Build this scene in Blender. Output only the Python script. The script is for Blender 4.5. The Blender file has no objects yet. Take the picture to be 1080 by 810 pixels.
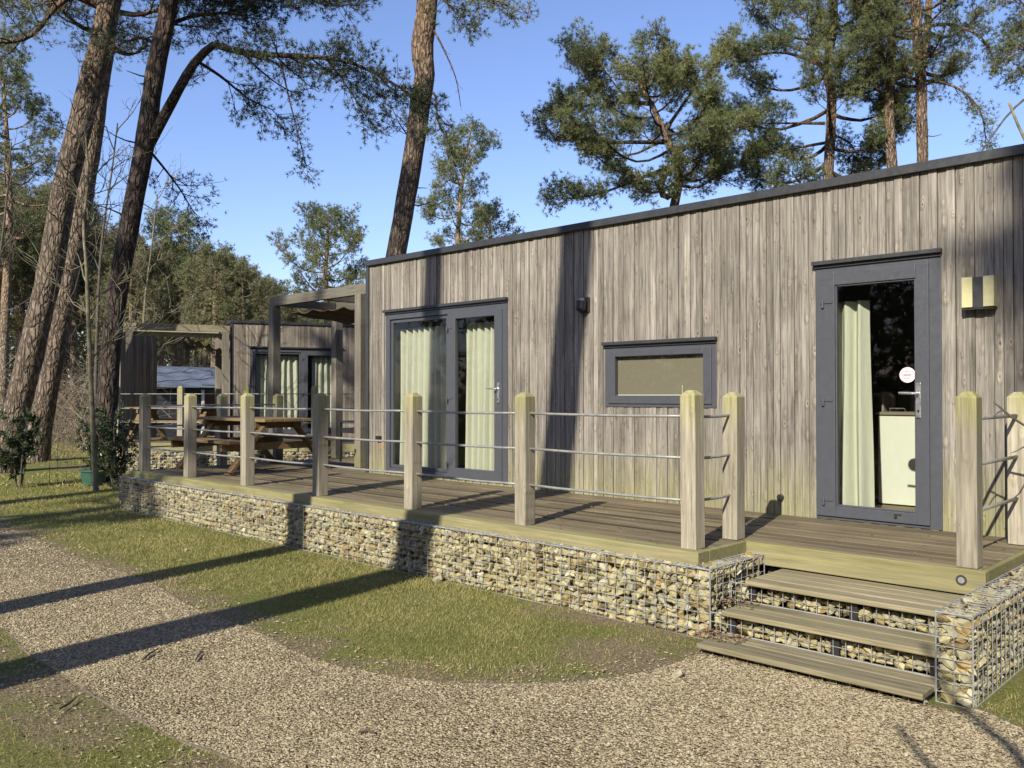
import bpy, math, random
import numpy as np
from mathutils import Vector, Matrix
from mathutils.geometry import tessellate_polygon

scene = bpy.context.scene
COL = scene.collection
rad = math.radians
random.seed(7)

# ------------------------------------------------------------------ camera geometry (metres; x along the facade, y into it, z up)
FP, EYE = 912.0, 1.6
PITCH, YAW = math.atan(12 / FP), rad(43.8)
F0 = np.array([-math.sin(YAW), math.cos(YAW), 0.0])
RV = np.array([math.cos(YAW), math.sin(YAW), 0.0])
ZV = np.array([0, 0, 1.0])
FV = F0 * math.cos(PITCH) + ZV * math.sin(PITCH)
UV = -F0 * math.sin(PITCH) + ZV * math.cos(PITCH)
CAM = np.array([0, 0, EYE])


def ray(px, py):
    return FV + RV * (px - 540) / FP - UV * (py - 405) / FP


def at(px, py, D):                       # a point seen at (px, py) and D metres away
    return CAM + ray(px, py) * D


def atz(px, py, z=0.0):                  # the point of a level plane
    d = ray(px, py)
    return CAM + d * ((z - EYE) / d[2])


# ------------------------------------------------------------------ materials
def new_mat(name):
    m = bpy.data.materials.new(name)
    m.use_nodes = True
    nt = m.node_tree
    nt.nodes.clear()
    out = nt.nodes.new('ShaderNodeOutputMaterial')
    b = nt.nodes.new('ShaderNodeBsdfPrincipled')
    nt.links.new(b.outputs[0], out.inputs[0])
    return m, nt, b, out


class NT:
    """small helper round a node tree"""

    def __init__(self, nt):
        self.nt = nt

    def n(self, kind, **kw):
        x = self.nt.nodes.new(kind)
        for k, v in kw.items():
            setattr(x, k, v)
        return x

    def link(self, a, b):
        self.nt.links.new(a, b)

    def coord(self, scale=(1, 1, 1), which='Object'):
        c = self.n('ShaderNodeTexCoord')
        m = self.n('ShaderNodeMapping')
        m.inputs['Scale'].default_value = scale
        self.link(c.outputs[which], m.inputs[0])
        return m.outputs[0]

    def noise(self, vec, scale, detail=4, rough=.55, dist=0.0):
        x = self.n('ShaderNodeTexNoise')
        x.inputs['Scale'].default_value = scale
        x.inputs['Detail'].default_value = detail
        x.inputs['Roughness'].default_value = rough
        x.inputs['Distortion'].default_value = dist
        if vec is not None:
            self.link(vec, x.inputs['Vector'])
        return x.outputs['Fac']

    def voro(self, vec, scale, feature='F1', out='Distance', rnd=1.0):
        x = self.n('ShaderNodeTexVoronoi', feature=feature)
        x.inputs['Scale'].default_value = scale
        x.inputs['Randomness'].default_value = rnd
        if vec is not None:
            self.link(vec, x.inputs['Vector'])
        return x.outputs[out]

    def ramp(self, fac, stops, interp='LINEAR'):
        r = self.n('ShaderNodeValToRGB')
        r.color_ramp.interpolation = interp
        el = r.color_ramp.elements
        while len(el) > 1:
            el.remove(el[-1])
        for i, (p, c) in enumerate(stops):
            e = el[0] if i == 0 else el.new(p)
            e.position = p
            e.color = (c[0], c[1], c[2], 1) if hasattr(c, '__len__') else (c, c, c, 1)
        self.link(fac, r.inputs[0])
        return r.outputs[0]

    def mix(self, fac, a, b, mode='MIX'):
        m = self.n('ShaderNodeMix', data_type='RGBA', blend_type=mode)
        for sock, v in ((m.inputs[0], fac), (m.inputs[6], a), (m.inputs[7], b)):
            if isinstance(v, (int, float)):
                sock.default_value = v if sock == m.inputs[0] else (v, v, v, 1)
            elif isinstance(v, (tuple, list)):
                sock.default_value = (v[0], v[1], v[2], 1)
            else:
                self.link(v, sock)
        return m.outputs[2]

    def math(self, op, a, b=None):
        m = self.n('ShaderNodeMath', operation=op)
        for i, v in enumerate((a, b)):
            if v is None:
                continue
            if isinstance(v, (int, float)):
                m.inputs[i].default_value = v
            else:
                self.link(v, m.inputs[i])
        return m.outputs[0]

    def attr(self, name):
        return self.n('ShaderNodeAttribute', attribute_name=name).outputs['Fac']

    def bump(self, h, strength, dist, bsdf):
        b = self.n('ShaderNodeBump')
        b.inputs['Strength'].default_value = strength
        b.inputs['Distance'].default_value = dist
        self.link(h, b.inputs['Height'])
        self.link(b.outputs[0], bsdf.inputs['Normal'])


def plain(name, col, rough=.5, metal=0.0, var=.12, scale=12.0, bump=0.0):
    m, nt, b, out = new_mat(name)
    t = NT(nt)
    v = t.coord()
    f = t.noise(v, scale, 5)
    c = t.ramp(f, [(.3, [x * (1 - var) for x in col]), (.7, [min(1, x * (1 + var)) for x in col])])
    t.link(c, b.inputs['Base Color'])
    r = t.ramp(t.noise(v, scale * 2.3, 3), [(.3, max(.03, rough - .08)), (.7, min(1, rough + .1))])
    t.link(r, b.inputs['Roughness'])
    b.inputs['Metallic'].default_value = metal
    if bump:
        t.bump(t.noise(v, scale * 6, 4), bump, .01, b)
    return m


def wood(name, dark, light, axis, grain=26.0, green=None, green_z=None, knots=.0, rough=.75, bumpd=.004, patch=.9):
    """weathered timber, grain along axis; per board tone from the attribute rnd"""
    m, nt, b, out = new_mat(name)
    t = NT(nt)
    s = [1, 1, 1]
    s[axis] = .045
    c = t.n('ShaderNodeTexCoord')
    rn = t.attr('rnd')
    off = t.n('ShaderNodeVectorMath', operation='SCALE')
    off.inputs[0].default_value = (3.1, 5.7, 4.3)
    t.link(t.math('MULTIPLY', rn, 9.0), off.inputs['Scale'])
    add = t.n('ShaderNodeVectorMath', operation='ADD')
    t.link(c.outputs['Object'], add.inputs[0])
    t.link(off.outputs[0], add.inputs[1])
    mp = t.n('ShaderNodeMapping')
    mp.inputs['Scale'].default_value = s
    t.link(add.outputs[0], mp.inputs[0])
    g1 = t.noise(mp.outputs[0], grain * 3, 6, .65, .4)
    g2 = t.noise(mp.outputs[0], grain, 3, .5, .8)
    base = t.ramp(t.math('ADD', t.math('MULTIPLY', g1, .6), t.math('MULTIPLY', g2, .4)), [(.33, dark), (.66, light)])
    tone = t.ramp(rn, [(0, .7), (1, 1.22)])
    base = t.mix(1.0, base, tone, 'MULTIPLY')
    big = t.noise(c.outputs['Object'], patch, 4, .6)
    base = t.mix(1.0, base, t.ramp(big, [(.3, .76), (.7, 1.14)]), 'MULTIPLY')
    h = g1
    if knots:
        ks = [10.5, 10.5, 10.5]
        ks[axis] = 4.6
        if axis == 2:
            ks[1] = 0.0
        km = t.n('ShaderNodeMapping')
        km.inputs['Scale'].default_value = ks
        t.link(add.outputs[0], km.inputs[0])
        kw = t.n('ShaderNodeMixRGB')
        kw.inputs[0].default_value = .16
        t.link(km.outputs[0], kw.inputs[1])
        kn = t.n('ShaderNodeTexNoise')
        kn.inputs['Scale'].default_value = 2.6
        kn.inputs['Detail'].default_value = 4
        t.link(km.outputs[0], kn.inputs['Vector'])
        t.link(kn.outputs['Color'], kw.inputs[2])
        kv = t.n('ShaderNodeTexVoronoi')
        kv.inputs['Scale'].default_value = 1.75
        t.link(kw.outputs[0], kv.inputs['Vector'])
        ksep = t.n('ShaderNodeSeparateColor')
        t.link(kv.outputs['Color'], ksep.inputs[0])
        kd = t.math('DIVIDE', kv.outputs['Distance'], t.math('ADD', t.math('MULTIPLY', t.math('POWER', ksep.outputs[0], 1.6), 2.0), .13))
        ring = t.ramp(kd, [(0.01, (.3, .25, .2)), (.045, (.55, .48, .42)), (.07, (1.3, 1.26, 1.2)), (.13, (1.16, 1.13, 1.1)), (.2, (.84, .82, .8)), (.34, (1, 1, 1))])
        base = t.mix(knots, base, t.mix(1.0, base, ring, 'MULTIPLY'))
        h = t.math('ADD', g1, t.math('MULTIPLY', t.ramp(kd, [(.02, .2), (.1, 1.0), (.28, .0)]), 1.0))
    if green is not None:
        sp = t.n('ShaderNodeSeparateXYZ')
        t.link(c.outputs['Object'], sp.inputs[0])
        z0, z1, amt = green_z
        mr = t.n('ShaderNodeMapRange')
        mr.inputs['From Min'].default_value = z0
        mr.inputs['From Max'].default_value = z1
        t.link(sp.outputs[2], mr.inputs['Value'])
        gm = t.math('MULTIPLY', t.math('MULTIPLY', mr.outputs[0], t.ramp(t.noise(mp.outputs[0], 9, 4), [(.3, .25), (.65, 1)])), amt)
        base = t.mix(gm, base, t.mix(1.0, green, t.ramp(g1, [(.3, .7), (.7, 1.15)]), 'MULTIPLY'))
    t.link(base, b.inputs['Base Color'])
    b.inputs['Roughness'].default_value = rough
    b.inputs['Specular IOR Level'].default_value = .3
    t.bump(h, .8, bumpd, b)
    return m


M = {}
M['clad'] = wood('weathered cladding', (.076, .068, .056), (.345, .315, .266), 2, 24, green=(.27, .26, .10), green_z=(1.15, .5, .8), knots=1.0, bumpd=.006)
M['clad_far'] = wood('weathered cladding far', (.12, .105, .085), (.33, .285, .23), 2, 15, knots=.7)
M['post'] = wood('pale post timber', (.155, .14, .105), (.40, .36, .275), 2, 26, green=(.30, .29, .085), green_z=(.78, 1.08, .8), knots=.5)
M['postlow'] = wood('grey post timber', (.12, .108, .085), (.29, .262, .21), 2, 20, green=(.18, .18, .065), green_z=(.40, .0, .7), knots=.4)
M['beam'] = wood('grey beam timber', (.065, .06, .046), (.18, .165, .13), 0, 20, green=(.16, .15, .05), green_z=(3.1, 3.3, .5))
M['beampale'] = wood('pale beam timber', (.2, .185, .12), (.38, .345, .23), 0, 20)  # paler timber tone for the second pergola's beams
M['deck'] = wood('deck boards', (.085, .066, .042), (.225, .18, .115), 0, 22, green=(.14, .125, .055), green_z=(.3, .6, .3), patch=1.6)
M['rim'] = wood('deck rim timber', (.155, .14, .08), (.33, .295, .175), 0, 16, green=(.215, .205, .07), green_z=(.3, .55, .8))
M['tread'] = wood('stair tread timber', (.13, .108, .07), (.42, .36, .245), 0, 22, green=(.2, .19, .07), green_z=(-.3, .3, .45))
M['picnic'] = wood('picnic table timber', (.10, .062, .032), (.27, .175, .085), 0, 18, green=(.16, .14, .06), green_z=(.0, .8, .5))
M['frame'] = plain('anthracite frame', (.063, .067, .078), .38, 0, .06)
M['trim'] = plain('dark roof trim', (.036, .038, .041), .4, 0, .15)
M['black'] = plain('black metal', (.018, .018, .019), .45, 0, .2)
M['steel'] = plain('brushed steel', (.62, .62, .6), .32, .9, .1)
M['rail'] = plain('galvanised rail', (.27, .27, .25), .5, .3, .25)
M['wire'] = plain('galvanised wire', (.31, .315, .32), .5, .3, .2)
M['room'] = plain('interior paint', (.22, .205, .18), .8)
M['roomfloor'] = wood('interior floor', (.2, .15, .09), (.4, .31, .2), 0, 15)
M['cabinet'] = plain('cream cabinet', (.60, .60, .52), .5, 0, .03)
M['blind'] = plain('taupe roller blind', (.17, .145, .105), .8, 0, .05, 30)
M['cushion'] = plain('dark brown canopy', (.07, .048, .034), .9, 0, .3, 8)
M['yellow'] = plain('yellowed lamp wood', (.47, .44, .235), .6, 0, .08, 30)
M['rust'] = plain('rust stain', (.30, .15, .07), .9, 0, .3, 30)
M['green_tub'] = plain('green plastic', (.03, .085, .06), .45, 0, .15)
M['pink'] = plain('pale pink sticker', (.82, .60, .62), .5, 0, .04)
M['red'] = plain('sticker red print', (.45, .12, .15), .5, 0, .1)
M['tent'] = plain('dark awning cloth', (.05, .055, .065), .8, 0, .2, 3)
M['tentroof'] = plain('slate blue awning roof', (.11, .135, .18), .7, 0, .2, 2)
M['brownwall'] = plain('brown inner panel', (.12, .055, .03), .7, 0, .2, 3)
M['white'] = plain('white paint', (.75, .75, .7), .5, 0, .08)
M['edging'] = wood('edging strip', (.11, .09, .065), (.22, .185, .14), 0, 10)
M['stick'] = plain('dead wood', (.075, .06, .05), .85, 0, .35, 30)
M['palebark'] = plain('pale thin bark', (.165, .148, .09), .85, 0, .55, 9, .4)
M['darkbark'] = plain('dark twig bark', (.085, .072, .058), .9, 0, .4, 14)


def rnd_mat(name, stops, rough=.8, noise_scale=None, trans=0.0, bump=None, spec=.3):
    m, nt, b, out = new_mat(name)
    t = NT(nt)
    c = t.ramp(t.attr('rnd'), stops)
    if noise_scale:
        c = t.mix(1.0, c, t.ramp(t.noise(t.coord(), noise_scale, 4), [(.3, .72), (.7, 1.2)]), 'MULTIPLY')
    t.link(c, b.inputs['Base Color'])
    b.inputs['Roughness'].default_value = rough
    b.inputs['Specular IOR Level'].default_value = spec
    if bump:
        t.bump(t.noise(t.coord(), bump[0], 5), .7, bump[1], b)
    if trans:
        tr = t.n('ShaderNodeBsdfTranslucent')
        t.link(c, tr.inputs[0])
        mx = t.n('ShaderNodeMixShader')
        mx.inputs[0].default_value = trans
        t.link(b.outputs[0], mx.inputs[1])
        t.link(tr.outputs[0], mx.inputs[2])
        t.link(mx.outputs[0], out.inputs[0])
    return m


M['stone'] = rnd_mat('limestone rubble', [(0, (.09, .077, .047)), (.12, (.28, .205, .085)), (.25, (.315, .275, .14)), (.6, (.37, .332, .185)), (.85, (.24, .225, .155)), (1, (.47, .44, .30))], .85, 22, 0, (60, .01))
M['gravel'] = rnd_mat('gravel chips', [(0, (.165, .13, .078)), (.15, (.262, .213, .13)), (.4, (.325, .273, .17)), (.7, (.372, .317, .2)), (.9, (.33, .292, .205)), (1, (.45, .395, .27))], .8)
M['needles'] = rnd_mat('pine needles', [(0, (.055, .074, .036)), (.4, (.132, .16, .066)), (.75, (.205, .226, .092)), (1, (.28, .275, .125))], .55, None, .25)
M['needlesshade'] = rnd_mat('shaded dark pine needles', [(0, (.022, .034, .02)), (.5, (.042, .058, .028)), (1, (.075, .09, .04))], .55, None, .18)  # dark green, deepened so the bough's shade sits in the needle colour
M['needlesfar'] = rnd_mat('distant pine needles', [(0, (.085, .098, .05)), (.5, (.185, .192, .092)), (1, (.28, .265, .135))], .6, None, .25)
M['grass'] = rnd_mat('grass blades', [(0, (.115, .13, .032)), (.3, (.20, .205, .055)), (.55, (.30, .27, .09)), (1, (.46, .385, .20))], .6, None, .25)
M['leaf'] = rnd_mat('glossy evergreen leaf', [(0, (.018, .03, .014)), (.6, (.035, .055, .022)), (1, (.06, .085, .03))], .3, None, .1, None, .5)
M['litter'] = rnd_mat('dead leaves', [(0, (.09, .055, .03)), (.5, (.2, .12, .065)), (1, (.36, .25, .15))], .8)
M['brush'] = rnd_mat('bare brush', [(0, (.10, .08, .058)), (.6, (.2, .165, .115)), (1, (.33, .28, .2))], .9)


def bark_mat(name, low, high, z0, z1, crack=.35):
    m, nt, b, out = new_mat(name)
    t = NT(nt)
    v = t.coord((1, 1, .33))
    nz = t.noise(v, 5, 4)
    dv = t.n('ShaderNodeMixRGB')
    dv.inputs[0].default_value = .12
    t.link(v, dv.inputs[1])
    c3 = t.n('ShaderNodeTexNoise')
    c3.inputs['Scale'].default_value = 9
    t.link(v, c3.inputs['Vector'])
    t.link(c3.outputs['Color'], dv.inputs[2])
    vd = t.voro(dv.outputs[0], 13, 'DISTANCE_TO_EDGE')
    vc = t.voro(dv.outputs[0], 13, 'F1', 'Color')
    plate = t.ramp(vd, [(0, crack), (.1, .75), (.3, 1.1)])
    sp = t.n('ShaderNodeSeparateXYZ')
    c = t.n('ShaderNodeTexCoord')
    t.link(c.outputs['Object'], sp.inputs[0])
    mr = t.n('ShaderNodeMapRange')
    mr.inputs['From Min'].default_value = z0
    mr.inputs['From Max'].default_value = z1
    t.link(t.math('ADD', sp.outputs[2], t.math('MULTIPLY', nz, 2.0)), mr.inputs['Value'])
    lowc = t.ramp(vc, [(0, [x * .7 for x in low]), (1, [x * 1.3 for x in low])])
    highc = t.ramp(t.noise(v, 16, 5), [(.3, [x * .6 for x in high]), (.7, [x * 1.25 for x in high])])
    colr = t.mix(mr.outputs[0], lowc, highc)
    colr = t.mix(1.0, colr, plate, 'MULTIPLY')
    colr = t.mix(1.0, colr, t.ramp(t.noise(v, 40, 4), [(.3, .7), (.7, 1.25)]), 'MULTIPLY')
    t.link(colr, b.inputs['Base Color'])
    b.inputs['Roughness'].default_value = .9
    b.inputs['Specular IOR Level'].default_value = .2
    t.bump(t.math('ADD', t.ramp(vd, [(0, 0), (.25, 1)]), t.math('MULTIPLY', t.noise(v, 50, 4), .4)), 1.0, .035, b)
    return m


M['bark'] = bark_mat('scots pine bark', (.19, .15, .115), (.26, .18, .12), 7.5, 11.5)
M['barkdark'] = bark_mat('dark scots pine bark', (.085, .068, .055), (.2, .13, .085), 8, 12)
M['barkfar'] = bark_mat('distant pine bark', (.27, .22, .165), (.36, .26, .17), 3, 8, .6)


def glass_mat(tint=(.93, .95, .93)):
    m, nt, b, out = new_mat('window glass')
    t = NT(nt)
    nt.nodes.remove(b)
    tr = t.n('ShaderNodeBsdfTransparent')
    tr.inputs[0].default_value = (*tint, 1)
    gl = t.n('ShaderNodeBsdfGlossy')
    gl.inputs['Roughness'].default_value = .015
    fr = t.n('ShaderNodeFresnel')
    fr.inputs[0].default_value = 1.5
    mx = t.n('ShaderNodeMixShader')
    geo = t.n('ShaderNodeNewGeometry')            # both surfaces of the pane reckoned on its front
    t.link(t.math('MULTIPLY', t.math('MULTIPLY', fr.outputs[0], 1.0), t.math('SUBTRACT', 1.0, geo.outputs['Backfacing'])), mx.inputs[0])
    t.link(tr.outputs[0], mx.inputs[1])
    t.link(gl.outputs[0], mx.inputs[2])
    t.link(mx.outputs[0], out.inputs[0])
    return m


M['glass'] = glass_mat()


def curtain_mat():
    m, nt, b, out = new_mat('pale green curtain')
    t = NT(nt)
    c = t.ramp(t.noise(t.coord((60, 60, 2)), 3, 4), [(.3, (.46, .455, .36)), (.7, (.58, .57, .465))])
    t.link(c, b.inputs['Base Color'])
    b.inputs['Roughness'].default_value = .85
    tr = t.n('ShaderNodeBsdfTranslucent')
    t.link(c, tr.inputs[0])
    mx = t.n('ShaderNodeMixShader')
    mx.inputs[0].default_value = .15
    t.link(b.outputs[0], mx.inputs[1])
    t.link(tr.outputs[0], mx.inputs[2])
    t.link(mx.outputs[0], out.inputs[0])
    return m


M['curtain'] = curtain_mat()


def ground_mat():
    m, nt, b, out = new_mat('forest ground')
    t = NT(nt)
    v = t.coord()
    big = t.noise(v, .22, 5, .6, .5)
    mid = t.noise(v, 1.6, 5, .6)
    fine = t.noise(v, 38, 5, .7)
    soil = t.ramp(fine, [(.28, (.09, .065, .045)), (.5, (.205, .16, .10)), (.72, (.36, .285, .185))])
    moss = t.ramp(fine, [(.28, (.08, .09, .026)), (.5, (.165, .17, .055)), (.75, (.29, .27, .11))])
    f = t.ramp(t.math('ADD', t.math('MULTIPLY', big, .65), t.math('MULTIPLY', mid, .35)), [(.42, 0), (.56, 1)])
    c = t.mix(f, soil, moss)
    t.link(c, b.inputs['Base Color'])
    b.inputs['Roughness'].default_value = .95
    b.inputs['Specular IOR Level'].default_value = .1
    t.bump(t.math('ADD', fine, t.math('MULTIPLY', mid, .8)), .9, .05, b)
    return m


def lawn_mat():
    m, nt, b, out = new_mat('lawn soil and moss')
    t = NT(nt)
    v = t.coord()
    fine = t.noise(v, 60, 6, .7)
    mid = t.noise(v, 2.4, 5, .65)
    soil = t.ramp(fine, [(.28, (.09, .067, .046)), (.5, (.205, .165, .10)), (.72, (.40, .325, .21))])
    moss = t.ramp(fine, [(.28, (.075, .085, .024)), (.5, (.16, .17, .05)), (.75, (.28, .265, .10))])
    bare = t.attr('bare')
    f = t.ramp(t.math('ADD', bare, t.math('MULTIPLY', t.math('SUBTRACT', mid, .5), 1.5)), [(.36, 0), (.62, 1)])
    t.link(t.mix(f, moss, soil), b.inputs['Base Color'])
    b.inputs['Roughness'].default_value = .95
    b.inputs['Specular IOR Level'].default_value = .1
    t.bump(t.math('ADD', fine, t.math('MULTIPLY', mid, .5)), .9, .03, b)
    return m


def gravel_mat():
    m, nt, b, out = new_mat('gravel bed')
    t = NT(nt)
    v = t.coord()
    col = t.voro(v, 62, 'F1', 'Color')
    bw = t.n('ShaderNodeSeparateColor')
    t.link(col, bw.inputs[0])
    d = t.voro(v, 62)
    c = t.ramp(bw.outputs[0], [(0, (.13, .10, .058)), (.4, (.24, .192, .112)), (.75, (.31, .252, .15)), (1, (.39, .33, .21))])
    c = t.mix(1.0, c, t.ramp(t.noise(v, .9, 5, .65), [(.3, .72), (.68, 1.12)]), 'MULTIPLY')
    t.link(c, b.inputs['Base Color'])
    b.inputs['Roughness'].default_value = .9
    b.inputs['Specular IOR Level'].default_value = .15
    t.bump(d, 1.0, -.02, b)
    return m


M['ground'] = ground_mat()
M['lawn'] = lawn_mat()
M['path'] = gravel_mat()


# ------------------------------------------------------------------ object helpers
def tag(o, label=None, cat=None, group=None, kind=None):
    for k, v in (('label', label), ('category', cat), ('group', group), ('kind', kind)):
        if v:
            o[k] = v
    return o


def thing(name, label, cat, loc=(0, 0, 0), rz=0.0, group=None):
    o = bpy.data.objects.new(name, None)
    o.empty_display_size = .2
    COL.objects.link(o)
    o.location = [float(x) for x in loc]
    o.rotation_euler = (0, 0, rz)
    return tag(o, label, cat, group)


def world_loc(o):
    l = Vector((0, 0, 0))
    while o is not None:
        l += Vector(o.location)
        o = o.parent
    return l


def np_mesh(name, V, polys, mat, parent=None, rnd=None, smooth=False, extra=None, local=False):
    """one mesh object from numpy arrays; V in world space unless local"""
    V = np.asarray(V, dtype=np.float32).reshape(-1, 3)
    if parent is not None and not local:
        V = V - np.array(world_loc(parent), dtype=np.float32)
    me = bpy.data.meshes.new(name)
    polys = [np.asarray(p, dtype=np.int32) for p in polys if len(p)]
    nl = sum(p.size for p in polys)
    npoly = sum(len(p) for p in polys)
    me.vertices.add(len(V))
    me.vertices.foreach_set('co', V.ravel())
    me.loops.add(nl)
    me.polygons.add(npoly)
    me.loops.foreach_set('vertex_index', np.concatenate([p.ravel() for p in polys]))
    tot = np.concatenate([np.full(len(p), p.shape[1], dtype=np.int32) for p in polys])
    st = np.concatenate([[0], np.cumsum(tot)[:-1]]).astype(np.int32)
    me.polygons.foreach_set('loop_start', st)
    me.polygons.foreach_set('use_smooth', np.full(npoly, smooth))
    me.update(calc_edges=True)
    me.validate()
    for an, arr in (('rnd', rnd), *((extra or {}).items())):
        if arr is not None:
            a = me.attributes.new(an, 'FLOAT', 'POINT')
            a.data.foreach_set('value', np.asarray(arr, dtype=np.float32))
    me.materials.append(mat)
    o = bpy.data.objects.new(name, me)
    COL.objects.link(o)
    o.parent = parent
    return o


class MB:
    """collects simple solids into one mesh; xf maps local to world"""

    def __init__(self, xf=None):
        self.v, self.q, self.t, self.r = [], [], [], []
        self.xf = xf

    def _add(self, pts, quads=(), tris=(), r=None):
        n = len(self.v)
        if self.xf:
            pts = [self.xf(*p) for p in pts]
        self.v += [tuple(p) for p in pts]
        self.q += [tuple(i + n for i in f) for f in quads]
        self.t += [tuple(i + n for i in f) for f in tris]
        self.r += [random.random() if r is None else r] * len(pts)

    def box(self, x0, x1, y0, y1, z0, z1, r=None):
        p = [(x, y, z) for z in (z0, z1) for y in (y0, y1) for x in (x0, x1)]
        self._add(p, [(0, 2, 3, 1), (4, 5, 7, 6), (0, 1, 5, 4), (2, 6, 7, 3), (0, 4, 6, 2), (1, 3, 7, 5)], r=r)

    def bar(self, a, b, w, h, r=None, up=(0, 0, 1)):
        """a square bar from a to b, w wide sideways, h high"""
        a, b = Vector(a), Vector(b)
        d = (b - a).normalized()
        s = d.cross(Vector(up))
        s = s.normalized() if s.length > 1e-5 else Vector((1, 0, 0))
        u = s.cross(d)
        p = [e + s * (i * w / 2) + u * (j * h / 2) for e in (a, b) for (i, j) in ((-1, -1), (1, -1), (1, 1), (-1, 1))]
        self._add(p, [(3, 2, 1, 0), (4, 5, 6, 7), (0, 1, 5, 4), (1, 2, 6, 5), (2, 3, 7, 6), (3, 0, 4, 7)], r=r)

    def tube(self, pts, rr, n=8, r=None):
        pts = [np.array(p, float) for p in pts]
        R = rr if hasattr(rr, '__len__') else [rr] * len(pts)
        V, Q = tube_np(np.array(pts), np.array(R), n)
        V = [tuple(x) for x in V]
        k = len(V)
        V += [tuple(pts[0]), tuple(pts[-1])]
        m = len(pts)
        tr = [(k, (i + 1) % n, i) for i in range(n)] + [(k + 1, (m - 1) * n + i, (m - 1) * n + (i + 1) % n) for i in range(n)]
        self._add(V, [tuple(q) for q in Q], tr, r)

    def post(self, x, y, z0, z1, w, cap=.045, r=None, d=None):
        """square post with a pointed, flat-tipped top"""
        h = w / 2
        g = (d or w) / 2
        p = []
        for (zz, k) in ((z0, 1), (z1 - cap, 1), (z1, .4)):
            p += [(x - h * k, y - g * k, zz), (x + h * k, y - g * k, zz), (x + h * k, y + g * k, zz), (x - h * k, y + g * k, zz)]
        f = [(3, 2, 1, 0), (8, 9, 10, 11)]
        for l in (0, 4):
            for i in range(4):
                j = (i + 1) % 4
                f.append((l + i, l + j, l + 4 + j, l + 4 + i))
        self._add(p, f, r=r)

    def ring(self, x0, x1, z0, z1, y0, y1, w, wb=None, wt=None):
        """rectangular frame lying in the x-z plane"""
        wb, wt = wb or w, wt or w
        self.box(x0, x0 + w, y0, y1, z0, z1)
        self.box(x1 - w, x1, y0, y1, z0, z1)
        self.box(x0 + w, x1 - w, y0, y1, z0, z0 + wb)
        self.box(x0 + w, x1 - w, y0, y1, z1 - wt, z1)

    def build(self, name, mat, parent=None, bevel=0.0, smooth=False):
        o = np_mesh(name, np.array(self.v), [np.array(self.q, dtype=np.int32).reshape(-1, 4), np.array(self.t, dtype=np.int32).reshape(-1, 3)], mat, parent, self.r, smooth)
        if bevel:
            b = o.modifiers.new('bevel', 'BEVEL')
            b.width = bevel
            b.segments = 2
            b.limit_method = 'ANGLE'
        return o


def tube_np(P, R, n):
    P = np.asarray(P, float)
    T = np.gradient(P, axis=0)
    T /= np.linalg.norm(T, axis=1)[:, None] + 1e-9
    ref = np.where(np.abs(T[:, 2:3]) > .9, np.array([[1.0, 0, 0]]), np.array([[0, 0, 1.0]]))
    if np.abs(T[:, 2]).mean() > .6:
        ref = np.tile(np.array([[1.0, 0, 0]]), (len(P), 1))
    else:
        ref = np.tile(np.array([[0.03, 0.02, 1.0]]), (len(P), 1))
    A = np.cross(T, ref)
    A /= np.linalg.norm(A, axis=1)[:, None] + 1e-9
    B = np.cross(T, A)
    th = np.arange(n) * 2 * np.pi / n
    V = P[:, None] + R[:, None, None] * (A[:, None] * np.cos(th)[None, :, None] + B[:, None] * np.sin(th)[None, :, None])
    m = len(P)
    i = np.arange(m - 1)[:, None] * n
    j = np.arange(n)[None]
    k = (j + 1) % n
    Q = np.stack([i + j, i + k, i + n + k, i + n + j], -1).reshape(-1, 4)
    return V.reshape(-1, 3), Q


class Geo:
    def __init__(self):
        self.V, self.Q, self.T, self.R, self.n = [], [], [], [], 0

    def add(self, V, Q=None, T=None, R=None):
        V = np.asarray(V).reshape(-1, 3)
        if Q is not None:
            self.Q.append(np.asarray(Q) + self.n)
        if T is not None:
            self.T.append(np.asarray(T) + self.n)
        self.V.append(V)
        self.R.append(np.full(len(V), .5) if R is None else np.asarray(R))
        self.n += len(V)

    def build(self, name, mat, parent=None, smooth=False, local=False):
        if not self.V:
            return None
        pol = []
        if self.Q:
            pol.append(np.concatenate(self.Q))
        if self.T:
            pol.append(np.concatenate(self.T))
        return np_mesh(name, np.concatenate(self.V), pol, mat, parent, np.concatenate(self.R), smooth, None, local)


def unit(v):
    return v / (np.linalg.norm(v, axis=-1, keepdims=True) + 1e-9)


def dup(root, loc, rz=0.0, scale=1.0, label=None):
    r = root.copy()
    COL.objects.link(r)
    r.location = [float(x) for x in loc]
    r.rotation_euler = (0, 0, rz)
    r.scale = (scale,) * 3
    if label:
        r['label'] = label
    for ch in list(root.children):
        c = ch.copy()
        COL.objects.link(c)
        c.parent = r
        for g in list(ch.children):
            d = g.copy()
            COL.objects.link(d)
            d.parent = c
    return r


#SPLIT
# ================================================================== THE CABIN
FY = 7.25          # facade plane
DZ = .54           # deck level
ROOF = 3.46
CX0, CX1 = -9.72, 1.2
CYB = 11.3
DOOR = (-3.29, -2.265, .54, 2.70)
FRENCH = (-9.305, -7.018, .56, 2.69)
WIN = (-5.585, -4.266, 1.48, 2.10)


def cut_rects(x0, x1, z0, z1, holes):
    """the rectangle minus the openings, as rectangles"""
    xs = sorted({x0, x1, *[h[0] for h in holes if x0 < h[0] < x1], *[h[1] for h in holes if x0 < h[1] < x1]})
    res = []
    for a, b in zip(xs[:-1], xs[1:]):
        m = (a + b) / 2
        zz = z0
        for h in sorted([h for h in holes if h[0] <= m <= h[1]], key=lambda h: h[2]):
            if h[2] > zz:
                res.append((a, b, zz, h[2]))
            zz = max(zz, h[3])
        if zz < z1:
            res.append((a, b, zz, z1))
    return res


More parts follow.
